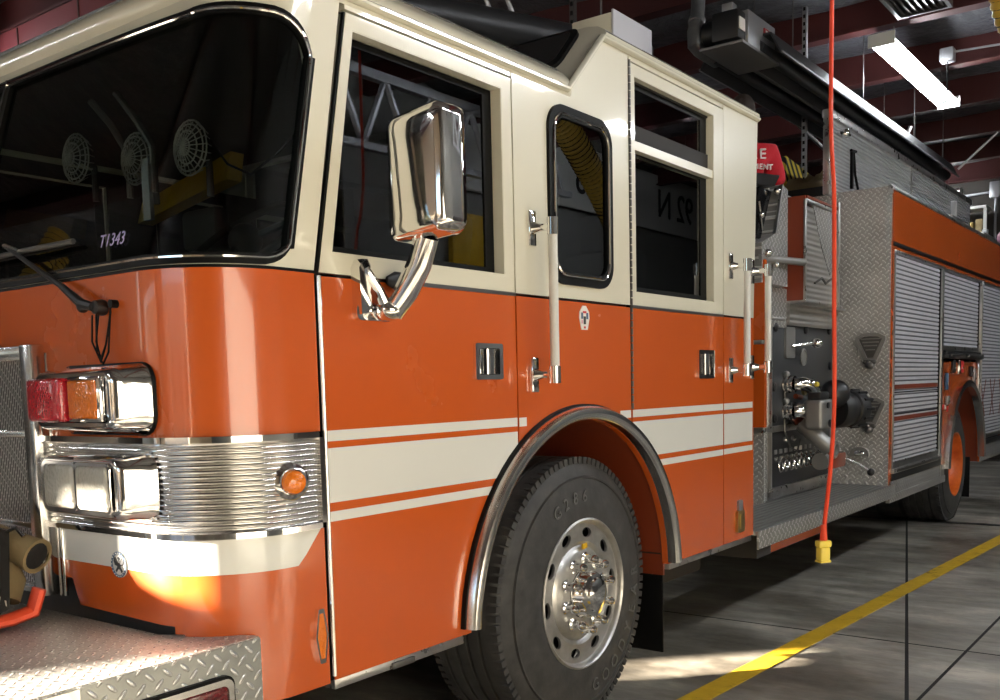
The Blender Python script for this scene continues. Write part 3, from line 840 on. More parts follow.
b.loft([[(x, y, .40), (x, y, .74), (x+.02 if 0 < i < 12 else x, y+(.02 if i < 6 else -.02), .745), (x+.02 if 0 < i < 12 else x, y+(.02 if i < 6 else -.02), .40)] for i, (x, y) in enumerate(path)])
b.build('chrome_bumper_face', BP)
b = MB().m('black_rubber').prism(onY(rrect(1.205, 1.505, .535, .675, .028), -.02), (0, .014, 0), [onY(rrect(1.225, 1.485, .555, .655, .018), -.02)])
b.m('chrome_soft').prism(onY(rrect(1.212, 1.498, .542, .668, .024), -.026), (0, .01, 0), [onY(rrect(1.228, 1.482, .558, .652, .018), -.026)])
bl = b.build('bumper_side_light', TR)
b = MB().m('lens_dark_red').box(1.226, 1.484, -.024, -.006, .556, .654, .01, 3); b.build('red_lens', bl)
# badge, handles, grab rails
def badge():
    pen = [(3.228+x, 1.632+z) for x, z in ((-.022, -.045), (.022, -.045), (.036, .0), (.034, .022), (.012, .046), (-.012, .046), (-.034, .022), (-.036, 0))]
    b = MB().m('sticker_white').prism(onY(pen, -.003), (0, .004, 0))
    b.m('black_plastic').box(3.22, 3.236, -.0042, -.002, 1.608, 1.638); b.m('sticker_blue').box(3.203, 3.216, -.0042, -.002, 1.628, 1.652); b.box(3.24, 3.253, -.0042, -.002, 1.628, 1.652)
    b.m('sticker_red').box(3.216, 3.24, -.0045, -.0025, 1.65, 1.658); b.box(3.222, 3.234, -.0042, -.002, 1.592, 1.6); b.m('sticker_pink').box(3.205, 3.214, -.0042, -.002, 1.61, 1.625)
    lab(b.build('shield_decal', TR), 'small white shield shaped decal')
badge()
def handle(x0, x1, z0, z1, parent):
    b = MB().m('chrome').prism(onY(rrect(x0, x1, z0, z1, .008, 3), -.012), (0, .014, 0), [onY(rrect(x0+.018, x1-.018, z0+.016, z1-.016, .006, 3), -.012)])
    b.m('black_gloss').box(x0+.016, x1-.016, -.003, .0, z0+.014, z1-.014)
    w = (x1-x0)
    b.m('chrome').tube([(x0+w*.58, -.007, z0+.018), (x0+w*.58, -.007, z1-.018)], w*.16, 14, ry=.008)
    b.m('chrome').box(x0+w*.2, x0+w*.33, -.006, -.002, z0+.018, z1-.018, .002)
    b.build('door_handle', parent)
handle(2.533, 2.684, 1.402, 1.522, FD); handle(4.222, 4.395, 1.392, 1.525, CD)
def grab(x, y0, z0, z1, xo=.0, yo=-.09, r=.0165, parent=None):
    b = MB()
    p0 = Vector((x+xo, y0+yo, z0)); p1 = Vector((x+xo, y0+yo, z1))
    b.m('off_white').tube([p0, p1], r, 16)
    for zc in (z0, z1):
        b.m('chrome').tube([(x+xo, y0+yo, zc-.03), (x+xo, y0+yo, zc+.03)], r*1.25, 16)
        b.tube([(x-.01, y0-.012, zc), (x+xo*.5, y0+yo*.5, zc), (x+xo, y0+yo, zc)], [.024, .013, .018], 10)
        b.box(x-.03, x+.012, y0-.014, y0, zc-.062, zc+.062, .005)
    g = b.build('grab_rail', parent or TR); return g
grab(2.885, 0, 1.415, 1.93); grab(4.60, 0, 1.43, 1.94)
grab(4.87, 0, 1.445, 1.935)
# turn lamp under the mirror
b = MB().m('black_plastic').tube([(2.12, -.012, 1.695), (2.15, -.016, 1.695), (2.2, -.018, 1.695), (2.235, -.012, 1.695)], [.012, .028, .026, .008], 12, ry=[.006, .014, .013, .005], up=(0, 0, 1)); b.build('turn_lamp', TR)
# mirror
def mirror():
    b = MB().m('chrome').prism(onY(rrect(1.985, 2.135, 1.575, 1.625, .02), -.02), (0, .02, 0))
    b.prism(onY([(1.99, 1.59), (2.03, 1.6), (2.03, 1.73), (2.02, 1.745), (2.0, 1.745), (1.985, 1.72)], -.035), (0, .035, 0))
    b.ball((2.09, -.05, 1.605), .04, (1.1, 1, .8)); b.tube([(2.08, -.01, 1.605), (2.10, -.07, 1.61)], .03, 14)
    b.tube([(2.015, -.03, 1.72), (2.045, -.05, 1.66), (2.075, -.05, 1.61)], [.012, .014, .018], 10)
    b.tube([(2.10, -.05, 1.60), (2.11, -.10, 1.66), (2.11, -.15, 1.73), (2.11, -.18, 1.80)], [.034, .037, .036, .034], 16)
    m_ = b.build('mirror_arm', TR)
    b = MB().m('chrome'); cy, cz = -.196, 1.966
    def ring(x, w, h, r): return [(x, cy+u, cz+v+u*-.10) for u, v in rrect(-w, w, -h, h, r, 6)]
    b.loft([ring(2.0395, .04, .10, .02), ring(2.0405, .075, .137, .022), ring(2.043, .090, .154, .024), ring(2.047, .098, .163, .028), ring(2.055, .103, .169, .032), ring(2.09, .105, .171, .036), ring(2.115, .107, .173, .038), ring(2.14, .106, .172, .038), ring(2.147, .1, .166, .036)], True, True)
    h = b.build('mirror_housing', m_, 50)
    b = MB().m('black_gloss').loft([ring(2.147, .098, .163, .035), ring(2.150, .096, .161, .035)]); b.build('mirror_glass', h)
mirror()
# wheel arch trims
def fender(Y, s):
    pts = arc(AX, AZ, .742, 176, 3, 40)
    b = MB().m('chrome_soft')
    rings = []
    for x, z in pts:
        dx, dz = (x-AX)/.742, (z-AZ)/.742
        pr = [(-.026, .0), (-.027, .04), (-.018, .05), (.0, .054), (.014, .05), (.022, .038), (.024, .0)]
        rings.append([(x+dx*a, Y+s*c, z+dz*a) for a, c in pr])
    b.loft(rings); b.m('black_rubber')
    rings = []
    for x, z in pts:
        dx, dz = (x-AX)/.742, (z-AZ)/.742
        rings.append([(x+dx*a, Y+s*c, z+dz*a) for a, c in ((.020, 0), (.020, .018), (.030, .016), (.031, 0))])
    b.loft(rings); b.build('fender_trim', TR, 40)
fender(0, -1); fender(2.44, 1)
# sill plates, step light, access latch
b = MB().m('aluminium').box(3.94, 4.885, .004, .05, .53, .56, .003); b.build('sill_plate', TR)
b = MB().m('aluminium').box(1.866, 2.45, .004, .05, .53, .56, .003)
b.m('gunmetal').box(2.10, 2.20, -.004, .01, .53, .55, .003); b.build('sill_plate', TR)
b = MB().m('galvanised').prism(onY(rrect(4.685, 4.735, .71, .765, .008, 3), -.012), (0, .014, 0)); b.m('brass').prism(onY(rrect(4.665, 4.755, .60, .712, .012, 3), -.014), (0, .016, 0))
b.m('brass').box(4.69, 4.73, -.02, -.012, .62, .695, .004); b.build('access_latch', TR)

# ---- wheels
def make_wheel(cx, cz, Y, s, front=True):
    """Y = outer sidewall plane, s = outward direction along y"""
    R = .552; W = .38; b = MB().m('tyre_rubber'); ax = (0, s, 0); c = (cx, Y, cz)
    pr = [(.292, -.01), (.30, .008), (.32, .014), (.36, .012), (.43, .004), (.465, -.004), (.468, .001), (.474, .001), (.477, -.008), (.505, -.018), (.53, -.03), (.546, -.05)]
    tread = [(.552-e, -q) for q, e in ((.06, 0), (.105, 0), (.107, .012), (.117, .012), (.119, 0), (.165, 0), (.167, .012), (.177, .012), (.179, 0), (.225, 0), (.227, .012), (.237, .012), (.239, 0), (.285, 0), (.287, .012), (.297, .012), (.299, 0), (.33, 0))]
    inner = [(.546, -W+.05), (.50, -W+.02), (.42, -W), (.30, -W+.01), (.29, -W+.03)]
    b.lathe(pr+tread+inner, c, ax, 96)
    for k in range(96):                                   # shoulder lugs
        a = 2*PI*k/96
        for (d, wd) in ((-.050, .05), (-W+.050, .05)):
            p = Vector((cx+.5385*math.sin(a), Y+s*d, cz+.5385*math.cos(a)))
            b.obox(p, (.024, wd, .028), Matrix.Rotation(a, 3, 'Y'), 0)
    for v in b.bm.verts:
        if v.co.z < .004: v.co.z = .004
    w = b.build('wheel', TR, 45)
    if front:
        b = MB().m('tyre_letter')
        def ring_text(word, r, mid, step, size, flip):
            for k, ch in enumerate(word):
                a = mid+(k-(len(word)-1)/2)*step*(-1 if flip else 1)
                # a measured from +z clockwise seen from outside (-y)
                px, pz = cx+r*math.sin(a), cz+r*math.cos(a)
                rotm = Matrix.Rotation(a+(PI if flip else 0), 4, 'Y')
                T = Matrix.Translation((px, Y+s*.0115, pz)) @ rotm @ T_side(0, 0, 0)
                b.text(ch, T, size, .0022)
        ring_text('GOODYEAR', .405, math.radians(128), math.radians(12), .075, True)
        b.build('tyre_lettering', w); b = MB().m('tyre_letter')
        ring_text('G286', .395, math.radians(-14), math.radians(10), .07, False)
        b.build('tyre_lettering', w)
        # alloy disc wheel
        b = MB().m('wheel_alloy')
        b.lathe([(.306, .004), (.307, .014), (.300, .018), (.292, .012), (.289, .002), (.287, -.006), (.284, -.008)], c, ax, 64)
        rs, yd = .247, -.008
        hole = []
        n = 10; ho = []
        for k in range(n):
            a = 2*PI*(k+.32)/n; ca, sa = math.cos(a), math.sin(a); L = []
            for j in range(14):
                t = 2*PI*j/14; u = .034*math.cos(t); v = .021*math.sin(t)   # tangential, radial
                rx = (rs+v)*sa+u*ca; rz = (rs+v)*ca-u*sa
                L.append((cx+rx, Y+s*yd, cz+rz))
            ho.append(L)
        out = [(cx+.285*math.sin(2*PI*j/64), Y+s*yd, cz+.285*math.cos(2*PI*j/64)) for j in range(64)]
        inn = [(cx+.212*math.sin(2*PI*j/64), Y+s*yd, cz+.212*math.cos(2*PI*j/64)) for j in range(64)]
        b.prism(out, (0, -s*.012, 0), ho+[inn])
        b.lathe([(.212, -.008), (.205, -.012), (.195, -.02), (.186, -.012), (.172, .0), (.10, .004)], c, ax, 64)
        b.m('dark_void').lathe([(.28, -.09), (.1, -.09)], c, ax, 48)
        rim = b.build('alloy_rim', w, 40)
        b = MB().m('chrome').lathe([(.098, .004), (.1, .012), (.094, .02), (.092, .05), (.086, .06), (.07, .064), (.066, .074), (.05, .08), (.03, .084), (0, .085)], c, ax, 40)
        b.build('hub_cap', rim)
        for k in range(10):
            a = 2*PI*(k+.1)/10; px, pz = cx+.142*math.sin(a), cz+.142*math.cos(a)
            b = MB().m('chrome').lathe([(.026, .004), (.027, .01), (.021, .016), (.020, .038), (.019, .056), (.012, .066), (0, .069)], (px, Y, pz), ax, 12); b.build('lug_nut', rim)
        b = MB().m('yellow_paint').tube([(cx+.0, Y+s*.002, cz+.19), (cx+.03, Y+s*.002, cz+.192)], .012, 10, ry=.005); b.build('yellow_mark', rim)
        b = MB().m('chrome_soft').tube([(cx-.04, Y-s*.03, cz-.27), (cx-.045, Y-s*.005, cz-.235)], .006, 8); b.build('valve_stem', rim)
    else:
        b = MB().m('paint_worn_orange').lathe([(.306, .0), (.307, .010), (.300, .013), (.29, .006), (.285, -.02), (.278, -.06), (.262, -.1), (.235, -.15), (.2, -.165), (.13, -.17), (.125, -.12), (.11, -.1), (.09, -.098), (.085, -.06), (.06, -.045), (0, -.042)], c, ax, 48)
        rim = b.build('steel_rim', w, 40)
        for k in range(10):
            a = 2*PI*k/10; px, pz = cx+.165*math.sin(a), cz+.165*math.cos(a)
            b = MB().m('paint_worn_orange').lathe([(.022, -.166), (.022, -.145), (.014, -.13), (0, -.13)], (px, Y, pz), ax, 8); b.build('lug_nut', rim)
    return w
make_wheel(3.30, .535, .07, -1); make_wheel(3.30, .535, 2.37, 1)
RWX = 9.98
make_wheel(RWX, .535, .07, -1, False); make_wheel(RWX, .535, 2.37, 1, False)
for Y in (.42, 1.74):
    b = MB().m('tyre_rubber').lathe([(.29, 0), (.31, .005), (.43, .0), (.5, .02), (.533, .055), (.536, .15), (.533, .255), (.5, .29), (.43, .31), (.3, .30), (.29, .28)], (RWX, Y, .535), (0, 1, 0), 64); b.build('inner_wheel', TR)
b = MB().m('frame_black').tube([(3.3, .3, .535), (3.3, 2.1, .535)], .07, 16); b.tube([(RWX, .4, .535), (RWX, 2.0, .535)], .12, 16); b.lathe([(.0, -.2), (.2, -.18), (.24, 0), (.2, .18), (0, .2)], (RWX, 1.22, .535), (0, 1, 0), 20)
b.box(1.9, 11.9, .78, .88, .62, .86); b.box(1.9, 11.9, 1.56, 1.66, .62, .86)
b.box(3.95, 4.8, .25, .7, .36, .58, .02); b.box(5.3, 6.4, .5, .78, .40, .62, .02); b.box(6.0, 7.2, .9, 1.5, .42, .8, .03)
b.tube([(3.9, .3, .42), (4.2, .28, .5), (4.6, .2, .5)], .03, 10); b.tube([(2.3, .25, .5), (2.5, .3, .44), (2.8, .4, .5)], .035, 12)
b.build('chassis_frame', TR)
b = MB().m('canvas_tan').tube([(3.99, .16, .50), (4.12, .16, .53), (4.3, .18, .54), (4.5, .2, .54)], [.035, .03, .02, .018], 10)
b.build('exhaust_wrap', TR)
for (x, Y0, zt) in ((3.935, .04, .58), (3.935, 1.98, .58), (10.72, .08, .55), (10.72, 1.9, .55)):
    b = MB().m('black_rubber').box(x, x+.012, Y0, Y0+.42, .14, zt, .004); b.m('chrome_soft').ball((x-.002, Y0+.05, zt-.07), .009, (.5, 1, 1), u=8, v=6); b.build('mud_flap', TR)
# ================================================================== PUMP MODULE AND BODY
XB = 7.46
# running board
b = MB().m('step_grate').box(4.90, 7.55, -.02, .62, .555, .575)
b.m('tread_xz').box(4.90, 7.55, -.03, -.018, .48, .577, .003); b.m('orange_paint').box(5.1, 6.15, .05, .08, .40, .50)
b.m('frame_black').box(4.95, 5.15, .0, .3, .42, .555)
lab(b.build('running_board', TR), 'ribbed silver running board')
# module walls
PY = .42
b = MB().m('tread_xz').box(6.17, XB, PY+.012, PY+.03, 1.80, 2.60)
b.m('aluminium').box(6.17, XB, PY+.005, PY+.03, .575, 1.80)
b.m('tread_yz').box(6.155, 6.172, PY, 2.02, .575, 1.08); b.box(6.155, 6.172, PY+.0, 2.02, 1.08, 2.30)
b.m('tread_xy').box(6.16, XB, PY, .56, 2.595, 2.605); b.box(6.16, XB, 1.9, 2.02, 2.595, 2.605)
b.m('tread_xz').box(6.17, XB, .56, .57, 1.55, 2.6)
b.m('frame_black').box(6.18, XB, 2.0, 2.02, .575, 2.6); b.box(6.2, XB, .5, 2.0, .6, .66)
b.m('tread_xy').box(6.17, XB, .56, 2.0, 1.53, 1.55)
# console support, angled plate next to the cab
b.m('tread_xz').prism([(5.86, .34, 1.98), (6.3, .34, 1.98), (6.3, .34, 2.60), (6.2, .34, 2.62), (6.08, .34, 2.30), (5.86, .34, 2.22)], (0, .09, 0))
b.m('aluminium').loft([[(6.075, .335, 2.30), (6.095, .335, 2.30), (6.095, .35, 2.30), (6.075, .35, 2.30)], [(6.195, .335, 2.62), (6.215, .335, 2.62), (6.215, .35, 2.62), (6.195, .35, 2.62)]])
b.m('tread_xz').box(5.92, 6.45, .40, .435, 1.72, 1.98)
b.build('pump_module', TR)
# crosslay compartment box: standing proud of the module
b = MB().m('orange_dark').box(6.45, 6.46, .28, PY+.02, 1.90, 2.58)
b.m('aluminium').box(6.44, 6.47, .272, .285, 1.895, 2.55, .002)
b.m('ribbed_steel').box(6.47, 7.10, .29, .30, 1.90, 2.52)
b.m('tread_xz').prism([(6.62, .286, 2.545), (7.06, .286, 2.545), (7.06, .286, 2.12), (6.98, .286, 2.1), (6.80, .286, 2.28)], (0, .01, 0))
b.m('aluminium').box(6.44, 7.12, .27, PY+.02, 1.885, 1.90, .002); b.box(6.45, 7.12, .27, .29, 2.54, 2.56, .002); b.m('orange_dark').box(6.46, 7.1, .268, .40, 2.565, 2.58)
b.m('aluminium').box(7.09, 7.13, .262, .30, 1.88, 2.62, .003); b.m('ribbed_steel').box(6.45, XB, .38, .40, 1.74, 1.885)
b.m('gunmetal').tube([(6.62, .27, 2.02), (6.72, .255, 2.06), (6.82, .262, 2.03), (6.92, .255, 2.07)], .008, 8)
xl = b.build('crosslay_box', TR)
b = MB().m('chrome').prism([(7.17, .34, 1.90), (7.34, .34, 1.90), (7.34, .34, 2.60), (7.17, .34, 2.56)], (0, .07, 0)); b.m('galvanised').box(7.13, 7.44, .32, .42, 1.875, 1.89)
b.build('polished_guard', TR)
# orange frame post seen beside the cab
b = MB().m('orange_paint').box(5.88, 5.92, .33, .46, 1.08, 2.12); b.m('orange_dark').box(5.92, 6.16, .44, .46, 1.08, 2.1)
b.m('aluminium').box(5.84, 6.0, .32, .48, 1.045, 1.08, .003); b.box(5.84, 5.96, .33, .47, 1.60, 1.625, .003)
b.m('tread_yz').box(5.88, 5.90, .33, .60, .60, 1.045); b.m('tread_xz').box(5.9, 6.17, .42, .43, .575, 1.045); b.build('frame_post', TR)
# console monitor and rod
b = MB().m('black_plastic').loft([[(5.74, .36, 2.56), (6.12, .36, 2.60), (6.12, .74, 2.60), (5.74, .74, 2.56)], [(5.72, .34, 2.62), (6.16, .34, 2.67), (6.16, .76, 2.67), (5.72, .76, 2.62)]])
b.m('black_gloss').loft([[(5.82, .40, 2.26), (5.99, .40, 2.26), (5.99, .44, 2.26), (5.82, .44, 2.26)], [(5.92, .38, 2.57), (6.12, .38, 2.57), (6.12, .44, 2.57), (5.92, .44, 2.57)]])
b.m('chrome_soft').ball((6.14, .35, 2.57), .025); b.tube([(6.0, .39, 2.31), (5.9, .375, 2.48)], .008, 8); b.ball((5.93, .37, 2.4), .02)
lab(b.build('control_console', TR), 'black control console with hood')
b = MB().m('cast_grey').tube([(5.86, .36, 2.13), (6.40, .27, 2.14)], .024, 12); b.m('chrome_soft').ball((5.92, .33, 2.16), .035, (1, 1, .8)); b.ball((6.05, .32, 2.10), .022); b.build('discharge_rod', TR)
# upper (grey) pump panel
b = MB().m('grey_panel').box(6.20, 7.42, PY-.012, PY+.006, 1.07, 1.765, .003)
b.m('aluminium').box(6.185, 6.2, PY-.02, PY+.01, .62, 1.78, .002); b.box(6.185, 7.45, PY-.022, PY+.006, 1.765, 1.785, .002); b.box(6.19, 7.40, PY-.024, PY+.006, 1.03, 1.072, .003)
pp = lab(b.build('pump_panel', TR), 'charcoal upper pump panel')
for (x, z) in ((6.26, 1.72), (6.83, 1.72), (7.33, 1.73), (7.36, 1.47), (6.24, 1.33), (6.25, 1.12)):
    b = MB().m('black_plastic').lathe([(0, 0), (.03, 0), (.03, .012), (.02, .018), (0, .018)], (x, PY-.012, z), (0, -1, 0), 14); b.build('panel_knob', pp)
b = MB().m('cast_grey').prism(onY(rrect(6.43, 6.60, 1.52, 1.73, .02, 3), PY-.026), (0, .014, 0)); b.m('chrome_soft').tube([(6.52, PY-.03, 1.6), (6.6, PY-.08, 1.61), (6.7, PY-.12, 1.62)], .012, 8)
b.m('chrome').ball((6.72, PY-.13, 1.62), .042, (1, 1, .8)); b.build('valve_lever', pp)
b = MB().m('cast_grey').lathe([(0, 0), (.06, 0), (.062, .008), (.05, .012), (.048, .006), (0, .006)], (6.79, PY-.012, 1.53), (0, -1, 0), 24); b.build('oval_plate', pp)
def elbow(x, z):
    b = MB().m('chrome')
    b.tube([(x, PY-.01, z), (x, PY-.025, z)], .062, 18)
    b.tube([(x, PY-.01, z), (x, PY-.07, z)], .047, 18); b.tube([(x, PY-.04, z), (x, PY-.055, z)], .06, 18); b.tube([(x, PY-.068, z), (x, PY-.09, z)], .056, 18)
    b.tube([(x, PY-.085, z), (x+.02, PY-.13, z+.002), (x+.07, PY-.165, z-.012), (x+.12, PY-.18, z-.05), (x+.14, PY-.185, z-.085)], [.043, .046, .046, .044, .041], 18)
    b.tube([(x+.137, PY-.184, z-.078), (x+.15, PY-.188, z-.105)], .052, 18)
    b.m('cast_grey').ball((x-.01, PY-.035, z+.065), .024); b.m('black_rubber').lathe([(0, 0), (.036, 0)], (x+.1505, PY-.188, z-.1055), (.4, -.12, -.9), 16)
    o = b.build('discharge_elbow', pp)
    b = MB().m('gunmetal').tube([(x-.01, PY-.02, z-.03), (x-.02, PY-.03, z-.14), (x+.06, PY-.04, z-.25), (x+.16, PY-.05, z-.28), (x+.2, PY-.06, z-.2)], .0065, 6); b.build('cap_chain', o)
elbow(6.42, 1.345); elbow(6.42, 1.165)
# intake relief / large valve and black cap
b = MB().m('cast_grey').box(6.80, 7.08, .12, .24, 1.04, 1.24, .025, 3); b.tube([(7.1, .2, 1.14), (7.3, PY, 1.14)], .085, 18); b.tube([(6.95, .3, 1.08), (6.95, .2, .98), (6.98, .12, .90)], [.06, .055, .055], 16)
b.m('black_plastic').lathe([(.02, -.004), (.02, .004), (0, .006)], (6.86, .1, 1.2), (0, -1, 0), 12); b.lathe([(.025, -.004), (.025, .004), (0, .006)], (6.9, .1, 1.08), (0, -1, 0), 12)
b.box(6.80, 6.98, .13, .22, 1.24, 1.29, .012); b.m('yellow_plastic').ball((6.84, .17, 1.34), .018)
b.m('cast_grey').lathe([(.038, 0), (.06, 0), (.062, .02), (.058, .03), (.04, .03), (.038, 0)], (6.98, .11, .90), (0, -1, -.1), 20)
bmesh.ops.translate(b.bm, vec=(-.40, .02, 0), verts=b.bm.verts)
iv = b.build('intake_valve', TR)
b = MB().m('black_plastic').lathe([(0, 0), (.12, 0), (.128, .02), (.128, .10), (.115, .12), (.115, .15), (.128, .16), (.13, .24), (.12, .26), (0, .265)], (7.06, .19, 1.16), (1, -.35, 0), 28)
for k in range(12):
    a = 2*PI*k/12; b.tube([Vector((7.07, .186, 1.16))+Vector((0.05, -.018, 0))+Vector((.33*math.cos(a), .94*math.cos(a), math.sin(a)))*.128+Vector((u, -.35*u, 0)) for u in (.12, .2)], .012, 6)
b.ball((7.02, .17, 1.27), .10, (1.1, 1, 1)); bmesh.ops.translate(b.bm, vec=(-.27, .0, 0), verts=b.bm.verts); b.build('intake_cap', iv)
b = MB().m('orange_dark').tube([(6.54, PY-.02, 1.10), (6.56, PY-.05, 1.13), (6.60, PY-.08, 1.18)], [.05, .055, .045], 14); b.m('brass').lathe([(.02, 0), (.036, 0), (.036, .02), (.02, .02)], (6.66, PY-.06, 1.30), (0, -1, 0), 14); b.m('orange_dark').tube([(6.6, PY-.03, 1.26), (6.70, PY-.03, 1.25)], .018, 10); b.build('drain_fitting', TR)
# lower (black) panel with gauges row and pull valves
b = MB().m('pump_black').box(6.20, 7.40, PY-.006, PY+.01, .66, 1.03, .003); b.m('aluminium').box(6.18, 7.42, PY-.03, PY+.01, .60, .66, .003)
lp = lab(b.build('pump_panel', TR), 'black lower pump panel with pull handles')
for k in range(11):
    x = 6.26+k*.095
    b = MB().m('sticker_white' if k in (4, 5) else 'cast_grey').box(x, x+.045, PY-.014, PY-.006, .88, .91, .003); b.build('label_plate', lp)
    b = MB().m('chrome_soft'); cx_, cz_ = x+.03, .80
    pts = [(cx_+.035*math.cos(2*PI*i/14), PY-.045, cz_+.035*math.sin(2*PI*i/14)) for i in range(15)]
    b.tube(pts, .0075, 6, caps=False); b.tube([(cx_, PY, cz_+.03), (cx_, PY-.045, cz_+.034)], .007, 6); b.lathe([(0, 0), (.018, 0), (.016, .012), (0, .014)], (cx_, PY-.006, cz_+.05), (0, -1, 0), 10)
    b.build('pull_handle', lp)
for x in (6.45, 6.60):
    b = MB().m('chrome').lathe([(0, 0), (.022, 0), (.02, .018), (.012, .026), (0, .028)], (x, PY-.006, .97-.0), (0, -1, 0), 14); b.build('panel_button', lp)
# red ball valve with black knob
b = MB().m('orange_dark').box(7.0, 7.30, .2, .34, .74, .85, .02); b.m('cast_grey').tube([(6.93, .27, .80), (7.0, .27, .80)], .06, 14); b.tube([(7.3, .27, .80), (7.38, .27, .80)], .05, 14)
b.m('chrome_soft').tube([(7.36, .24, .80), (7.40, .16, .76), (7.44, .08, .70)], .010, 8); b.m('black_plastic').ball((7.445, .07, .69), .028); bmesh.ops.translate(b.bm, vec=(-.18, .0, 0), verts=b.bm.verts); b.build('drain_valve', TR)

# ---- body
BX1 = 12.35; BT_ = 2.75
b = MB().m('tread_yz').box(XB, XB+.012, .0, .62, .46, 2.745); b.m('frame_black').box(XB, XB+.012, .62, 2.44, .46, 2.6)
b.m('tread_xy').box(XB, BX1, .0, .44, 2.742, 2.752); b.box(XB, BX1, 2.0, 2.44, 2.742, 2.752)
b.m('aluminium').box(XB-.004, XB+.03, -.004, .025, 2.70, 2.758, .003)
b.m('tread_xz').box(XB+.02, BX1, .0, .0, 2.715, 2.755) if False else None
b.m('aluminium').box(XB+.02, BX1, -.006, .03, 2.725, 2.757, .004)
b.m('orange_paint').box(XB+.012, BX1, .0, .02, 2.36, 2.725); b.box(XB+.002, XB+.06, -.002, .02, .46, 2.36); b.box(XB+.012, BX1, .0, .02, 2.29, 2.33)
b.m('black_rubber').box(XB+.04, BX1, -.008, .02, 2.33, 2.36, .004)
# frames between shutters
SH = [(7.575, 9.03, .69, 2.285), (9.10, 10.64, 1.60, 2.28), (10.76, 12.25, .72, 2.28)]
b.m('aluminium')
for (x0, x1, z0, z1) in SH:
    b.box(x0-.035, x0, -.006, .05, z0-.02, z1+.02, .003); b.box(x1, x1+.035, -.006, .05, z0-.02, z1+.02, .003); b.box(x0-.03, x1+.03, -.008, .05, z1, z1+.022, .003)
b.box(7.54, 9.06, -.02, .05, .655, .69, .004)
b.m('tread_xz').box(7.50, 9.24, -.002, .03, .50, .60, .003); b.m('black_plastic').box(7.53, 9.06, -.012, .03, .60, .655, .004); b.m('tread_xz').box(7.47, 9.24, -.01, .02, .44, .50, .003)
b.m('aluminium').box(9.06, 9.10, -.004, .02, .46, 2.28)
b.m('orange_paint')
RA = .76
b.prism(onY([(9.10, 1.50), (9.10, .50), (9.10+.11, .50)]+arc(RWX, .53, RA, 178, 2, 30)+[(10.76, .5), (10.76, 1.50)], .0), (0, .02, 0))
b.box(12.25, BX1, .0, .02, .5, 2.3); b.m('tread_xz').box(10.76, BX1, -.004, .02, .50, .66, .003)
b.m('black_plastic').box(10.80, 12.2, -.012, .02, .66, .70, .004)
b.m('orange_paint').box(XB, BX1, 2.42, 2.44, .5, 2.74)
b.m('frame_black').box(7.5, 9.25, .10, .12, .5, 2.3); b.box(9.25, 12.3, .12, .14, 1.55, 2.3); b.box(10.75, 12.3, .10, .12, .5, 1.6); b.box(9.05, 9.08, .1, 2.4, .5, 2.7); b.box(10.85, 10.88, .1, 2.4, .5, 2.7)
b.m('orange_paint').box(BX1-.02, BX1, .0, 2.44, .5, 2.74)
BODY = b.build('body_module', TR)
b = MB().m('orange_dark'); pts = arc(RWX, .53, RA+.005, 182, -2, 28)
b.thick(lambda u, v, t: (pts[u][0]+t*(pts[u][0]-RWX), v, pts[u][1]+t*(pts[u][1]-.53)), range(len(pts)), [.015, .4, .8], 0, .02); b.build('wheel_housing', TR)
b = MB().m('chrome_soft'); rings = []
for x, z in arc(RWX, .53, RA+.01, 178, 2, 36):
    dx, dz = (x-RWX)/(RA+.01), (z-.53)/(RA+.01); rings.append([(x+dx*a, -c, z+dz*a) for a, c in ((-.03, -.01), (-.03, .05), (0, .062), (.03, .05), (.032, -.01))])
b.loft(rings); b.build('fender_trim', TR, 40)
# shutters
for k, (x0, x1, z0, z1) in enumerate(SH):
    b = MB(); n = int((z1-z0)/.034); h = (z1-z0)/n
    pr = []
    for i in range(n):
        z = z0+i*h; pr += [(.018, z), (.014, z+.004), (.013, z+h*.5), (.014, z+h-.009), (.022, z+h-.007)]
    pr.append((.022, z1))
    b.m('shutter_alloy').grid(lambda u, v: (u, pr[v][0], pr[v][1]), [x0, x1], range(len(pr)))
    for f in b.bm.faces:
        zs = sorted(v.co.z for v in f.verts); ys = [v.co.y for v in f.verts]
        if max(ys) > .017 and zs[-1]-zs[0] > .001:
            if 'shutter_groove' not in b.mats: b.mats.append('shutter_groove')
            f.material_index = b.mats.index('shutter_groove')
    b.prism([(x0, .024, z0), (x1, .024, z0), (x1, .024, z1), (x0, .024, z1)], (0, .006, 0))
    if k == 0:
        for za, zb in ((1.285, 1.318), (1.045, 1.078)): b.m('orange_dark').box(x0, x1, .0105, .0135, za, zb)
        for za in (1.255, 1.09): b.m('black_rubber').box(x0, x1, .011, .0135, za, za+.01)
        b.m('aluminium').box(x0, x1, .002, .02, z0, z0+.05, .003)
    if k == 2:
        for xa in (10.80, 11.28, 11.78):
            for s in (0, 1): b.m('orange_dark').prism([(xa+s*.26, .012, 1.33), (xa+.03+s*.26, .012, 1.33), (xa+.25-s*.23+s*.03, .012, .95), (xa+.22-s*.23+s*.03, .012, .95)], (0, .002, 0))
        b.m('aluminium').box(x0, x1, .002, .02, z0, z0+.05, .003)
    if k == 1:
        b.m('aluminium').box(x0, x1, .0, .02, z0, z0+.04, .003)
    s = b.build('roll_up_door', TR, 20)
    b = MB().m('black_rubber').box(x1-.028, x1-.002, .006, .02, z0, z1, .002); b.build('edge_seal', s)
    b = MB().m('black_plastic').box(x0+.04, x1-.06, -.03, .0, z0-.045, z0-.005, .008) if k else MB().m('gunmetal').box(x0+.05, x1-.05, -.025, .0, z0-.03, z0-.008, .006)
    b.build('pull_bar', s)
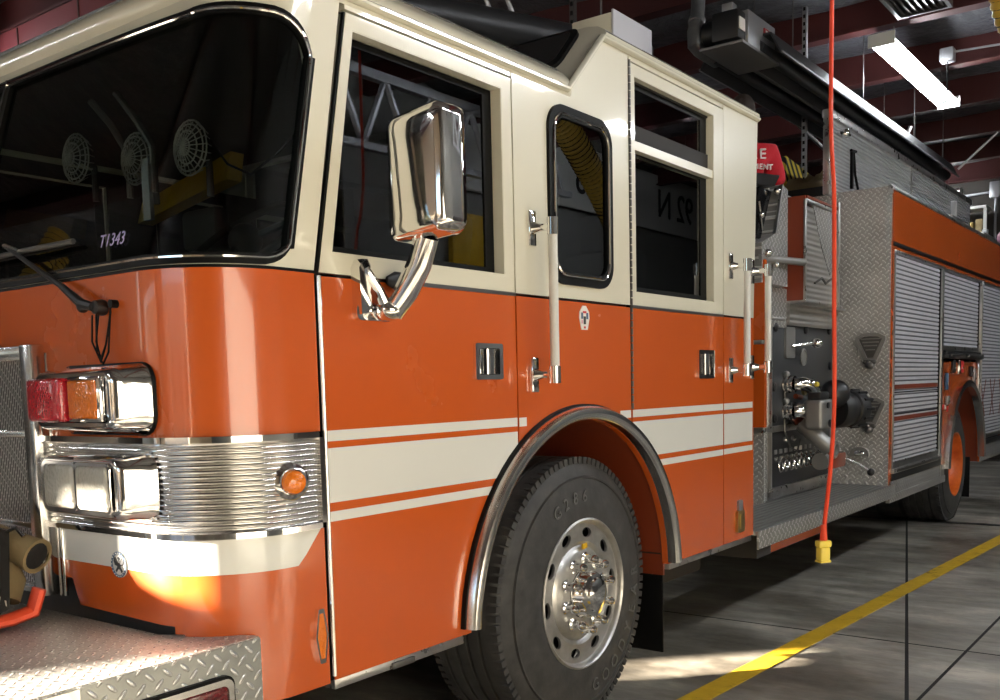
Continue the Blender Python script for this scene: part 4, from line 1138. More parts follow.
# folded step / scba rack below the middle shutter
b = MB().m('black_plastic').box(9.12, 10.62, -.05, .02, 1.525, 1.575, .012); b.m('gunmetal').box(9.2, 9.75, -.058, -.03, 1.535, 1.565, .008); b.box(9.9, 10.5, -.058, -.03, 1.535, 1.565, .008); b.build('folded_step', TR)
for (x, z, w, h, mt) in ((9.42, 1.40, .06, .12, 'black_plastic'), (9.62, 1.385, .07, .13, 'chrome'), (9.73, 1.40, .09, .11, 'sticker_red'), (10.16, 1.36, .07, .10, 'black_plastic'), (9.17, 1.25, .05, .15, 'sticker_blue'), (9.2, 1.12, .1, .08, 'cast_grey'), (10.3, 1.28, .08, .16, 'cast_grey'), (10.5, 1.2, .08, .3, 'aluminium')):
    b = MB().m(mt).box(x, x+w, -.03, .0, z, z+h, .01); b.m('chrome_soft').box(x+w*.2, x+w*.8, -.034, -.028, z+h*.3, z+h*.45, .002); b.build('filler_cap' if h < .12 else 'air_connection', TR)
for (x, z, mt) in ((9.13, 1.08, 'sticker_red'), (9.2, 1.08, 'sticker_white'), (9.28, 1.06, 'sticker_red'), (10.66, 1.10, 'sticker_red'), (10.72, 1.06, 'sticker_white')):
    b = MB().m(mt).box(x, x+.06, -.003, .001, z, z+.045); b.build('reflector_decal', TR)
# folding steps on the tread plate, light, knob
def fold_step(y, z):
    b = MB().m('cast_grey'); x = XB-.002
    o = [(-.0, .155), (.06, .15), (.105, .125), (.11, .10), (.03, -.09), (.02, -.11), (-.02, -.11), (-.03, -.09), (-.11, .10), (-.105, .125), (-.06, .15)]
    i = [(0, .132), (.05, .128), (.085, .108), (.022, -.03), (-.022, -.03), (-.085, .108), (-.05, .128)]
    q = lambda pts, xx: [(xx, y+u, z+v) for u, v in pts]
    b.prism(q(o, x-.028), (.028, 0, 0), [q(i, x-.028)])
    b.m('gunmetal').prism(q([(u*.98, v*.98+.001) for u, v in i], x-.014), (.012, 0, 0))
    for v in (.11, .085, .06, .03): b.m('cast_grey').box(x-.022, x-.012, y-.02-v*.45, y+.02+v*.45, z+v-.004, z+v+.004, .002)
    b.m('gunmetal').box(x-.04, x, y-.045, y+.045, z-.07, z-.04, .008); b.ball((x-.03, y, z-.085), .028, (1, 1.2, 1)); b.ball((x-.028, y-.035, z-.06), .016); b.ball((x-.028, y+.035, z-.06), .016); b.m('chrome_soft').ball((x-.045, y, z-.055), .013)
    b.build('folding_step', TR)
fold_step(.135, 1.55); fold_step(.135, 1.075)
b = MB().m('cast_grey').prism([(XB-.03, .205+u, .80+v) for u, v in [(-.07, -.01), (.07, -.01)]+[(.07*math.cos(math.radians(a)), .05*math.sin(math.radians(a))+.01) for a in range(0, 181, 20)]], (.03, 0, 0)); b.m('chrome').ball((XB-.028, .205, .815), .025, (.5, 1.6, .8)); b.build('step_light', TR)
b = MB().m('chrome').ball((XB-.03, .385, 2.01), .028); b.tube([(XB, .385, 2.0), (XB-.03, .385, 2.01)], .014, 8); b.build('door_catch', TR)
# hose bed side wall
b = MB().m('ribbed_wall').box(7.34, 12.2, PY, PY+.03, 2.73, 3.30); b.m('aluminium').box(7.33, 12.2, PY-.02, PY+.05, 3.28, 3.34, .008); b.box(7.33, 7.36, PY-.01, PY+.04, 2.73, 3.3, .003)
b.box(9.62, 9.65, PY-.012, PY+.03, 2.75, 3.28, .002); b.m('ribbed_wall').box(7.34, 12.2, 2.0, 2.03, 2.73, 3.30); b.box(12.17, 12.2, PY, 2.03, 2.7, 3.3)
b.m('chrome').ball((7.62, PY-.03, 3.21), .035); b.tube([(7.5, PY-.02, 3.20), (7.72, PY-.03, 3.215)], .013, 8)
b.m('black_rubber').box(7.84, 7.87, PY-.02, PY, 2.84, 3.12); b.tube([(7.90, PY-.01, 3.12), (7.91, PY-.02, 2.95), (7.99, PY-.02, 2.84)], .010, 6); b.tube([(7.80, PY-.02, 3.12), (7.92, PY-.02, 3.13)], .012, 6)
b.m('frame_black').box(8.2, 12.1, .46, 1.98, 2.75, 2.958); b.build('hose_bed_wall', TR)
b = MB().m('black_plastic'); 
for k in range(7): b.ball((8.0+k*.13, .26+.02*math.sin(k*2), 2.785+.015*math.cos(k*3)), .06+.012*math.sin(k*1.7), (1.5, 1, .8), u=10, v=8)
b.build('folded_cover', TR)
for x in (9.52, 10.9):
    b = MB().m('galvanised').box(x, x+.05, .0, .05, 2.75, 2.92 if x < 10 else 2.83, .004); b.m('aluminium').box(x-.2, x+.3, -.01, .04, 2.755, 2.775, .004); b.build('rail_bracket', TR)

# ---- cab interior
b = MB().m('interior_grey').box(2.0, 2.35, .12, 2.32, 1.22, 1.62, .08, 3); b.box(1.72, 2.1, .25, 2.2, 1.3, 1.66, .06, 3); b.box(2.4, 3.5, .85, 1.6, .7, 1.5, .1, 3)
b.build('dashboard', TR)
b = MB().m('black_plastic'); c = Vector((2.22, .74, 1.90)); n = Vector((-.62, 0, .78)).normalized(); t1 = Vector((0, 1, 0)); t2 = n.cross(t1)
b.tube([c+(t1*math.cos(2*PI*k/32)+t2*math.sin(2*PI*k/32))*.23 for k in range(33)], .014, 8, caps=False)
for a in (90, 210, 330):
    a = math.radians(a); b.tube([c, c+(t1*math.cos(a)+t2*math.sin(a))*.225], .014, 6)
b.tube([c, c-n*.35], .03, 10); b.ball(c, .06); b.build('steering_wheel', TR)
def seat(x, y):
    b = MB().m('interior_vinyl').box(x-.05, x+.42, y-.24, y+.24, 1.2, 1.36, .05, 3); b.obox((x+.45, y, 1.70), (.14, .46, .7), Matrix.Rotation(math.radians(10), 3, 'Y'), .05, 3); b.box(x+.46, x+.56, y-.13, y+.13, 2.05, 2.24, .03)
    b.m('interior_grey').box(x+.05, x+.35, y-.18, y+.18, .66, 1.2); b.build('cab_seat', TR)
seat(2.42, .55); seat(2.42, 1.9); seat(3.9, .6); seat(3.9, 1.8)
def fan(p, r=.085):
    p = Vector(p); b = MB().m('fan_wire')
    for q in (.3, .6, .85, 1.): b.tube([p+Vector((-.03*(1-q), r*q*math.cos(2*PI*k/20), r*q*math.sin(2*PI*k/20))) for k in range(21)], .0032, 4, caps=False)
    for k in range(20):
        a = 2*PI*k/20; b.tube([p+Vector((-.035, 0, 0)), p+Vector((0, r*math.cos(a), r*math.sin(a))), p+Vector((.03, r*.8*math.cos(a), r*.8*math.sin(a)))], .002, 4)
    b.m('black_plastic').ball(p, .025); b.tube([p+Vector((.02, 0, 0)), p+Vector((.07, 0, -.02)), p+Vector((.07, 0, -.14))], .012, 8); b.m('chrome_soft').tube([p+Vector((.0, .03, 0)), p+Vector((.0, .055, 0))], .005, 6); b.build('dash_fan', TR)
fan((1.95, .655, 2.15)); fan((1.95, 1.315, 2.22)); fan((1.97, .98, 2.17))
b = MB().m('yellow_paint').loft([[(2.70, 1.44, 2.28), (2.70, 2.1, 2.17), (2.73, 2.1, 2.27), (2.73, 1.44, 2.40)], [(2.78, 1.44, 2.28), (2.78, 2.1, 2.17), (2.80, 2.1, 2.27), (2.80, 1.44, 2.40)]]); b.build('map_case', TR)
b = MB().m('gunmetal').tube([(1.92, 1.0, 2.38), (1.96, .96, 2.3), (1.98, .9, 2.2), (1.98, .9, 2.05)], .012, 8); b.tube([(1.92, 1.15, 2.38), (1.96, 1.1, 2.3), (1.98, 1.04, 2.2), (1.98, 1.04, 2.05)], .012, 8); b.m('galvanised').box(1.96, 1.975, .90, .94, 1.96, 2.16); b.build('mic_bracket', TR)
b = MB().m('black_rubber').tube([(1.98, .6, 2.18), (1.97, .5, 2.08), (1.96, .38, 2.03), (1.97, .26, 2.08), (2.0, .2, 2.14)], .004, 6); b.build('dash_cable', TR)
# ================================================================== THINGS IN THE STATION
def fixture(x0, x1, y, z, label, power, axis='x', group=None):
    t = empty('fluorescent_light', ((x0+x1)/2, y, z), label, 'ceiling light', group)
    L = x1-x0; R_ = Matrix.Identity(3)
    def tr(b_):
        if axis == 'y':
            c = Vector(((x0+x1)/2, y, 0)); bmesh.ops.rotate(b_.bm, cent=c, matrix=Matrix.Rotation(PI/2, 3, 'Z'), verts=b_.bm.verts)
        return b_
    b = MB().m('off_white').loft([[(x0, y-.09, z+.045), (x0, y+.09, z+.045), (x0, y+.05, z+.09), (x0, y-.05, z+.09)], [(x1, y-.09, z+.045), (x1, y+.09, z+.045), (x1, y+.05, z+.09), (x1, y-.05, z+.09)]])
    b.box(x0-.02, x0, y-.11, y+.11, z-.02, z+.085); b.box(x1, x1+.02, y-.11, y+.11, z-.02, z+.085); tr(b).build('lamp_housing', t)
    for yy in (-.062, .062):
        for a, c in ((x0+.02, (x0+x1)/2-.015), ((x0+x1)/2+.015, x1-.02)):
            b = MB().m('tube_glow').tube([(a, y+yy, z-.005), (c, y+yy, z-.005)], .019, 10); tr(b).build('lamp_tube', t)
    for q in (.15, .85):
        b = MB().m('gunmetal').tube([(x0+L*q, y, z+.08), (x0+L*q, y, 4.78)], .004, 5); tr(b).build('hanging_chain', t)
    return t
    ld = bpy.data.lights.new('lamp', 'AREA'); ld.shape = 'RECTANGLE'; ld.size = L*.95; ld.size_y = .2; ld.energy = power; ld.color = (1, .97, .92)
    lo = bpy.data.objects.new('lamp_light', ld); COL.objects.link(lo); lo.location = ((x0+x1)/2, y, z-.03)
    lo.rotation_euler = (0, 0, PI/2 if axis == 'y' else 0); lo.parent = t; lo.matrix_parent_inverse = Matrix.Translation(t.location).inverted()
    return t
fixture(8.86, 11.32, .48, 4.2, 'twin-tube fluorescent light glowing above the rear body of the truck', 60)
fixture(15.95, 17.05, 1.97, 4.14, 'small far fluorescent light glowing beyond the end of the hose bed', 25, 'y')
fixture(5.4, 7.84, -3.2, 4.15, 'fluorescent light over the aisle, reflected in the crew door glass', 90)
fixture(2.3, 4.74, -3.4, 4.15, 'fluorescent light over the aisle, reflected in the front door glass', 110)
fixture(3.4, 5.8, 6.6, 4.15, 'extra fluorescent light added for fill over the bay on the far side of the cab', 120)  # added fill lamp beyond the cab
fixture(-4.6, -2.16, 9.6, 4.3, 'extra fluorescent light added in the far bay to brighten the front wall', 1)  # added lamp, brightens the front wall that the mirror reflects
fixture(-4.6, -2.16, 3.2, 4.3, 'extra fluorescent light added ahead of the truck nose to brighten the front wall', 1)  # second added lamp for the front wall and its reflection
fixture(9.2, 11.64, -3.4, 4.15, 'extra fluorescent light added over the aisle to brighten the rear body', 80)  # added off-camera lamp, lifts the dark rear side of the truck
# tube heater
t = empty('tube_heater', (7.0, .95, 3.8), 'long black overhead tube heater with twin reflectors and burner box', 'heater')
for yc in (1.10, .79):
    b = MB().m('heater_steel'); q = [(-.16, -.04), (-.15, -.045), (-.075, .10), (.075, .10), (.15, -.045), (.16, -.04), (.08, .115), (-.08, .115)]
    b.loft([[(x, yc+u, 3.73+v) for u, v in q] for x in (6.95, 12.6)]); b.m('heater_bright').box(6.95, 12.6, yc+.152, yc+.166, 3.685, 3.70); b.box(6.95, 12.6, yc-.166, yc-.152, 3.685, 3.70); b.build('reflector', t)
    b = MB().m('heater_steel').tube([(6.9, yc, 3.74), (12.7, yc, 3.74)], .05, 14); b.build('heater_tube', t)
b = MB().m('duct_steel').tube([(12.65+.155*math.sin(a), .945+.155*math.cos(a), 3.74) for a in [PI*i/10 for i in range(11)]], .05, 12); b.build('return_bend', t)
b = MB().m('galvanised').box(6.75, 7.25, .66, .90, 3.82, 4.06, .01); b.m('black_plastic').box(6.62, 6.76, .68, .88, 3.84, 4.04, .02); b.lathe([(0, 0), (.09, 0), (.09, .1), (0, .1)], (6.8, .90, 3.96), (0, 1, 0), 16)
b.m('heater_bright').box(6.6, 7.28, .64, .96, 3.795, 3.815, .004); b.m('red_label').box(7.02, 7.23, .650, .662, 3.95, 4.0); b.m('sticker_white').box(6.63, 6.72, .672, .68, 3.9, 3.98); b.m('sticker_white').box(7.04, 7.21, .646, .652, 3.968, 3.985)
b.m('galvanised').box(6.66, 6.74, .74, .82, 4.04, 4.10, .005); bmesh.ops.translate(b.bm, vec=(-.06, .11, -.115), verts=b.bm.verts); b.build('burner_box', t)
b = MB().m('vinyl_white').tube([(6.70, .78, 4.10), (6.72, .78, 4.17), (6.85, .72, 4.2), (7.0, .66, 4.22), (7.02, .64, 4.35), (7.1, .62, 4.6)], .009, 6); b.build('gas_line', t)
b = MB().m('duct_steel').tube([(6.98, 1.14, 3.74), (6.72, 1.15, 3.75), (6.66, 1.16, 3.78), (6.70, 1.18, 3.88), (6.76, 1.19, 3.98), (6.78, 1.19, 4.1), (6.78, 1.19, 4.8)], [.05, .05, .055, .055, .05, .05, .05], 14)
b.tube([(6.74, 1.19, 3.95), (6.765, 1.19, 3.99)], .06, 14); b.build('flue_pipe', t)
for x in (7.6, 9.4, 11.2, 12.5):
    for yc in (1.10, .79):
        b = MB().m('gunmetal').tube([(x, yc, 3.84), (x, yc, 4.8)], .005, 5); b.m('galvanised').tube([(x-.03, yc, 3.85), (x, yc, 3.9), (x+.03, yc, 3.85)], .006, 6); b.build('hanging_chain', t)
b = MB().m('galvanised').tube([(12.4, .60, 3.74), (12.45, .2, 4.1)], .014, 8); b.build('stay_rod', t)
# small duct by the roof of the cab, struts and sign of the ceiling gear
b = MB().m('heater_steel').tube([(2.3, 1.45, 3.05), (5.6, 1.02, 3.42)], .09, 20); b.tube([(3.15, 1.34, 3.145), (3.18, 1.336, 3.148)], .096, 20)
d_ = tag(b.build('exhaust_duct'), 'dark grey round duct hanging above the cab roof', 'duct')
b = MB().m('gunmetal').tube([(3.0, 1.36, 3.2), (3.0, 1.36, 4.8)], .006, 6); b.build('duct_hanger', d_); b = MB().m('gunmetal').tube([(5.2, 1.07, 3.45), (5.2, 1.07, 4.8)], .006, 6); b.build('duct_hanger', d_)
b = MB().m('galvanised')
for k in range(1): b.box(8.98, 9.02, 1.17, 1.21, 3.0, 4.86)
b.m('dark_void')
for k in range(26): b.box(8.975, 8.981, 1.18, 1.20, 3.05+k*.065, 3.08+k*.065)
tag(b.build('slotted_strut'), 'perforated steel strut hanging behind the person in red', 'strut')
for (p, q, lb) in (((9.6, 1.9, 4.3), (10.9, 1.1, 3.3), 'diagonal brace rod sloping down behind the person'), ((10.3, .9, 3.2), (10.9, .75, 3.95), 'diagonal brace rod rising toward the heater reflectors')):
    b = MB().m('gunmetal').tube([p, q], .02, 8); tag(b.build('brace_rod'), lb, 'rod')
# struts above the cab roof window
for (px, lb) in ((0, 'left rod of the pair slanting down above the cab roof'), (.2, 'right rod of the pair slanting down above the cab roof')):
    b = MB().m('galvanised').tube([(5.3+px, 2.35-px*.3, 4.7), (5.9+px, 2.15-px*.3, 3.5)], .016, 8); tag(b.build('brace_rod'), lb, 'rod')
b = MB().m('gunmetal').box(6.38, 6.42, 2.0, 2.04, 3.2, 4.86); b.m('dark_void')
for k in range(24): b.box(6.374, 6.381, 2.01, 2.03, 3.25+k*.066, 3.28+k*.066)
tag(b.build('slotted_strut'), 'perforated steel strut above the cab beside the white roof box', 'strut')
# ceiling louvre
b = MB().m('gunmetal').prism([(8.05, -.12, 4.30), (8.67, -.12, 4.30), (8.67, .30, 4.30), (8.05, .30, 4.30)], (0, 0, .05), [[(8.09, -.09, 4.30), (8.645, -.09, 4.30), (8.645, .27, 4.30), (8.09, .27, 4.30)]])
b.m('heater_steel').box(8.06, 8.66, -.11, .29, 4.35, 4.42)
v_ = tag(b.build('ceiling_vent'), 'square dark louvred air vent hanging above the twin-tube light', 'vent')
for k in range(7): b = MB().m('gunmetal').obox((8.367, -.05+k*.05, 4.325), (.55, .035, .004), Matrix.Rotation(.5, 3, 'X')); b.build('louvre_slat', v_)
for x in (8.1, 8.6): b = MB().m('gunmetal').tube([(x, .1, 4.42), (x, .1, 4.78)], .006, 6); b.build('hanger', v_)
# junction boxes
b = MB().m('galvanised').box(10.05, 10.17, .17, .29, 4.30, 4.42, .01); b.tube([(10.1, .2, 4.38), (10.3, -.6, 4.4), (10.4, -2, 4.4)], .01, 6); b.m('black_rubber').tube([(10.1, .23, 4.3), (10.3, .27, 4.0), (10.6, .4, 4.05), (10.8, .45, 4.25)], .008, 6)
tag(b.build('junction_box'), 'grey junction box with cable under the red beam', 'junction box')
b = MB().m('galvanised').box(17.24, 17.395, 1.0, 1.15, 4.15, 4.4, .01); b.tube([(17.33, 1.15, 4.25), (17.33, 2.4, 4.22)], .02, 6); b.tube([(17.33, 1.07, 4.15), (17.33, 1.07, 3.0)], .02, 6)
tag(b.build('junction_box'), 'grey junction box on the far back wall with conduits', 'junction box')
# yellow ribbed hose, upper right
def ribbed_hose(name, pts, r, label, pitch=.05, mat='hose_yellow'):
    P_ = [Vector(p) for p in pts]; dense = []; rs = []
    L = 0
    for a, c in zip(P_, P_[1:]):
        n = max(2, int((c-a).length/(pitch/4)))
        for i in range(n):
            dense.append(a+(c-a)*i/n); rs.append(r*(1+.07*math.sin(2*PI*(L+(c-a).length*i/n)/pitch)))
        L += (c-a).length
    dense.append(P_[-1]); rs.append(r)
    b = MB().m(mat).tube(dense, rs, 16)
    b.m('hose_dark'); k = 0; nn = len(dense)
    for i in range(2, nn-1, 4):
        t = (dense[i+1]-dense[i-1]).normalized()
        b.lathe([(r*1.0, -.35*pitch/4), (r*1.085, 0), (r*1.0, .35*pitch/4)], dense[i], t, 14)
    return tag(b.build(name, None, 60), label, 'hose')
def smooth_pts(pts, n=8):
    P_ = [Vector(p) for p in pts]; out = []
    for i in range(len(P_)-1):
        p0 = P_[max(0, i-1)]; p1 = P_[i]; p2 = P_[i+1]; p3 = P_[min(len(P_)-1, i+2)]
        for j in range(n):
            t = j/n; out.append(.5*((2*p1)+(-p0+p2)*t+(2*p0-5*p1+4*p2-p3)*t*t+(-p0+3*p1-3*p2+p3)*t**3))
    return out+[P_[-1]]
ribbed_hose('exhaust_hose', smooth_pts([(7.45, -.66, 4.62), (7.6, -.64, 4.3), (7.9, -.66, 3.85), (8.1, -.95, 3.6), (8.1, -1.4, 3.7), (8.0, -1.7, 4.3), (8.0, -1.8, 4.6)]), .085, 'yellow ribbed exhaust hose hanging at the top right corner')
ribbed_hose('exhaust_hose', smooth_pts([(-.28, 5.2, 3.75), (-.26, 5.2, 3.6), (-.24, 5.15, 3.2), (-.2, 5.1, 2.6)]), .06, 'thinner of two yellow ribbed hoses hanging in front of the next bay')
ribbed_hose('exhaust_hose', smooth_pts([(-.1, 5.0, 3.8), (-.1, 5.0, 3.6), (-.08, 4.95, 3.2), (-.05, 4.9, 2.5)]), .08, 'thicker of two yellow ribbed hoses hanging in front of the next bay')

# extension cord
t = empty('extension_cord', (2.962, -1.016, .85), 'orange extension cord hanging down with yellow square socket end', 'extension cord')
cp = smooth_pts([(3.135, -.972, 4.8), (3.135, -.972, 2.55), (3.123, -.976, 2.2), (3.098, -.99, 2.05), (3.093, -.998, 1.93), (3.096, -1.0, 1.6), (3.105, -1.0, 1.3), (3.06, -1.005, 1.1), (3.0, -1.01, .96), (2.968, -1.015, .885)], 8)
b = MB().m('cord_orange').tube(cp, .0066, 10); b.build('cord', t)
b = MB().m('yellow_plastic'); M4 = Matrix.Rotation(math.radians(-37), 3, 'Z')
b.obox((2.964, -1.016, .872), (.044, .03, .022), M4, .006); b.obox((2.963, -1.016, .838), (.034, .03, .05), M4, .006, 3); b.obox((2.963, -1.016, .818), (.038, .034, .008), M4, .003)
b.m('cord_orange').tube([(2.969, -1.015, .93), (2.966, -1.016, .88)], [.0085, .012], 10); b.build('socket_connector', t)
# shelf rack and clutter on the back wall
t = empty('storage_rack', (16.9, 1.3, 0), 'white framed storage rack against the dark back wall', 'shelf')
for y in (1.10, 1.42, 1.75): b = MB().m('off_white').box(16.8, 16.84, y, y+.045, 0, 3.98); b.build('rack_post', t)
for z in (.6, 1.4, 2.2, 3.0, 3.45, 3.94): b = MB().m('off_white').box(16.78, 17.2, 1.10, 1.79, z, z+.04); b.build('rack_shelf', t)
for (y, z, w, h, mt, lb) in ((1.17, 3.49, .1, .3, 'canvas_tan', 'tan carton standing nearest the right end of the white storage rack'), (1.30, 3.49, .09, .26, 'brass', 'brownish yellow carton standing in the white storage rack'), (1.5, 3.49, .18, .26, 'duct_steel', 'grey carton standing left in the white storage rack')):
    b = MB().m(mt).box(16.87, 17.15, y, y+w, z, z+h, .01); tag(b.build('storage_box'), lb, 'box')
b = MB().m('sticker_pink').ball((16.4, .72, 3.40), .16, (1, 1, .9)); b.m('sticker_pink').tube([(16.4, .72, 3.27), (16.4, .72, 3.22)], .03, 8)
tag(b.build('buoy'), 'pink round float at the far right edge above the body', 'float')
b = MB().m('galvanised').tube([(16.4, .72, 3.21), (16.4, .72, 4.86)], .01, 6)
b.bm.free()
# hazard striped ramp board behind the module
b = MB().m('hazard_stripe').obox((9.0, 1.22, 3.17), (.9, .05, .24), Matrix.Rotation(math.radians(6), 3, 'Y'), .01); tag(b.build('hazard_board'), 'board with yellow and black hazard stripes behind the person', 'board')
b = MB().m('canvas_tan'); random.seed(11)
us = [i/22 for i in range(23)]
H_ = {}
def crump(u, v, t):
    e = min(u, 1-u, v, 1-v); hh = (.17*min(1, e*5)**.5)*(.75+.3*math.sin(u*11+v*5)*math.cos(v*13-u*4))+.03*math.sin(u*31)*math.sin(v*27)*min(1, e*6)
    return (8.35+.75*u, .70+.5*v, 2.962+max(0., hh)+t)
b.thick(crump, us, us, 0, .012)
tp = tag(b.build('folded_tarp', None, 60), 'crumpled brown tarpaulin lying on the dark hose bed floor', 'tarpaulin')
# turnout coat on the bumper
def coat():
    t = empty('turnout_coat', (1.2, .9, .746), 'black and tan turnout coat with orange trim bundled on the bumper', 'coat')
    b = MB().m('canvas_black')
    b.loft([[(1.16+.16*math.cos(a)*k1+.02*math.sin(a*3+i), .90+i*.0+.20*math.sin(a)*k2, z) for a in [2*PI*j/20 for j in range(20)]] for i, (z, k1, k2) in enumerate(((.748, .8, .85), (.79, 1, 1), (.86, .95, .95), (.93, .8, .75), (.985, .5, .45)))])
    b.loft([[(1.16, .70, .79), (1.25, .745, .80), (1.32, .86, 1.0), (1.22, .95, 1.04)], [(1.18, .69, .79), (1.27, .735, .80), (1.34, .85, 1.0), (1.24, .94, 1.04)]]); b.build('coat_body', t, 60)
    b = MB().m('reflective_orange').tube([(1.16, .72, .772), (1.26, .715, .775), (1.315, .70, .79), (1.335, .695, .85)], [.014, .018, .02, .018], 10, ry=[.03, .032, .034, .03]); b.build('orange_trim', t)
    b = MB().m('canvas_tan').tube([(1.28, 1.1, 1.0), (1.32, .98, .985), (1.36, .88, .955), (1.385, .80, .925)], [.05, .046, .042, .05], 14); b.m('canvas_black').lathe([(0, 0), (.040, 0)], (1.3862, .797, .924), (.28, -.93, -.3), 14); b.m('canvas_tan').lathe([(.042, -.005), (.052, -.005), (.052, .006), (.042, .006)], (1.386, .799, .9245), (.28, -.93, -.3), 16); b.build('sleeve', t, 60)
    b = MB().m('canvas_black').tube([(1.22, .78, .84), (1.25, .85, .95), (1.30, .98, 1.0), (1.25, 1.1, .98)], [.05, .06, .05, .04], 12); b.m('canvas_tan').tube([(1.32, .84, .80), (1.345, .86, .85), (1.345, .9, .92)], [.03, .035, .03], 10); b.m('chrome_soft').tube([(1.31, .88, 1.01), (1.33, .84, 1.0), (1.345, .82, 1.01), (1.35, .79, .985)], .006, 6); b.build('collar', t, 60)
    b = MB().m('sticker_white').obox((1.235, .73, .83), (.004, .02, .035), Matrix.Rotation(.4, 3, 'X')); b.box(1.26, 1.262, .735, .75, .80, .825); b.build('label_patch', t)
    t.location = (1.215, .82, .748)
coat()
# person
def person():
    t = empty('person', (6.75, .85, 1.55), 'person seen from behind in red short sleeved shirt with white lettering', 'person')
    fwd = Vector((.80, .60, 0)); rt = Vector((.60, -.80, 0)); base = Vector((6.72, .83, 1.552))
    W_ = lambda f, r, z: base+fwd*f+rt*r+Vector((0, 0, z))
    def skin(name, verts, edges, mat, sub=2, root=0, parent=t):
        me = bpy.data.meshes.new(name); me.from_pydata([v[0] for v in verts], edges, []); me.materials.append(M[mat])
        o = bpy.data.objects.new(name, me); COL.objects.link(o)
        md = o.modifiers.new('s', 'SKIN'); md.use_smooth_shade = True
        for i, v in enumerate(verts):
            sv = me.skin_vertices[0].data[i]; sv.radius = v[1]; sv.use_root = (i == root)
        ms = o.modifiers.new('ss', 'SUBSURF'); ms.levels = sub; ms.render_levels = sub
        bpy.context.view_layer.update()
        m2 = bpy.data.meshes.new_from_object(o.evaluated_get(bpy.context.evaluated_depsgraph_get()))
        bpy.data.objects.remove(o)
        n = bpy.data.objects.new(name, m2); COL.objects.link(n); n.parent = parent; n.matrix_parent_inverse = WM[t.name].inverted() if parent is t else Matrix.Identity(4)
        WM[n.name] = Matrix.Identity(4); return n
    V = [(W_(0, 0, .98), (.15, .11)), (W_(.0, 0, 1.2), (.15, .105)), (W_(.01, 0, 1.38), (.155, .11)), (W_(0, 0, 1.5), (.06, .06)), (W_(.01, 0, 1.57), (.055, .055)),
         (W_(.03, 0, 1.66), (.075, .09)), (W_(.03, 0, 1.75), (.07, .085)),
         (W_(0, .19, 1.43), (.06, .06)), (W_(.02, .25, 1.17), (.045, .045)), (W_(.2, .22, 1.0), (.034, .034)), (W_(.27, .2, .95), (.035, .02)),
         (W_(0, -.19, 1.43), (.06, .06)), (W_(.02, -.25, 1.17), (.045, .045)), (W_(.2, -.22, 1.0), (.034, .034)), (W_(.27, -.2, .95), (.035, .02)),
         (W_(0, .1, .9), (.09, .09)), (W_(.02, .11, .5), (.06, .06)), (W_(0, .11, .09), (.045, .045)),
         (W_(0, -.1, .9), (.09, .09)), (W_(.02, -.11, .5), (.06, .06)), (W_(0, -.11, .09), (.045, .045))]
    E_ = [(0, 1), (1, 2), (2, 3), (3, 4), (4, 5), (5, 6), (2, 7), (7, 8), (8, 9), (9, 10), (2, 11), (11, 12), (12, 13), (13, 14), (0, 15), (15, 16), (16, 17), (0, 18), (18, 19), (19, 20)]
    body = skin('body', V, E_, 'skin')
    S = [(W_(0, 0, .92), (.19, .14)), (W_(0, 0, 1.18), (.185, .135)), (W_(-.005, 0, 1.36), (.195, .14)), (W_(0, 0, 1.47), (.11, .10)),
         (W_(0, .20, 1.42), (.085, .085)), (W_(.02, .26, 1.18), (.075, .075)), (W_(0, -.20, 1.42), (.085, .085)), (W_(.02, -.26, 1.18), (.075, .075))]
    skin('shirt', S, [(0, 1), (1, 2), (2, 3), (2, 4), (4, 5), (2, 6), (6, 7)], 'shirt_red')
    T_ = [(W_(0, 0, .96), (.17, .13)), (W_(0, .1, .84), (.1, .1)), (W_(.02, .11, .5), (.08, .08)), (W_(0, .11, .1), (.07, .07)), (W_(0, -.1, .84), (.1, .1)), (W_(.02, -.11, .5), (.08, .08)), (W_(0, -.11, .1), (.07, .07))]
    skin('trousers', T_, [(0, 1), (1, 2), (2, 3), (0, 4), (4, 5), (5, 6)], 'trousers_navy')
    rot = Matrix(((fwd.x, rt.x, 0), (fwd.y, rt.y, 0), (0, 0, 1)))
    b = MB().m('hair').ball(W_(-.005, 0, 1.72), .105, (1.0, .86, 1.08), rot); b.build('hair', t, 80)
    b = MB().m('skin').ball(W_(.10, 0, 1.68), .018, (1, .8, 1.4), rot); b.ball(W_(.03, .085, 1.68), .026, (.6, .3, 1), rot); b.ball(W_(.03, -.085, 1.68), .026, (.6, .3, 1), rot); b.build('face_features', t, 80)
    for s, nm in ((.11, 'boot'), (-.11, 'boot')):
        b = MB().m('boot_black').obox(W_(.06, s, .045), (.27, .1, .09), rot, .035, 3); b.tube([W_(0, s, .05), W_(0, s, .2)], .06, 12); b.build(nm, t, 60)
        b = MB().m('skin')
        for k in range(4):
            p = W_(.28, math.copysign(.2, s)+(k-1.5)*.019, .94); b.tube([p, p+fwd*.04+Vector((0, 0, -.015)), p+fwd*.06+Vector((0, 0, -.05))], [.009, .0085, .007], 8)
        p = W_(.25, math.copysign(.2, s)-math.copysign(.03, s), .95); b.tube([p, p+fwd*.03-rt*math.copysign(.02, s), p+fwd*.055-rt*math.copysign(.02, s)+Vector((0, 0, -.02))], [.012, .010, .008], 8); b.build('fingers', t, 60)
    # lettering on the back
    b = MB().m('sticker_white')
    o = W_(-.152, 0, 0)
    T0 = Matrix(((rt.x, 0, -fwd.x, 0), (rt.y, 0, -fwd.y, 0), (0, 1, 0, 0), (0, 0, 0, 1)))
    for word, z, sz in (('LOS ANGELES', 1.43, .05), ('FIRE', 1.36, .1), ('DEPARTMENT', 1.275, .055)):
        pass
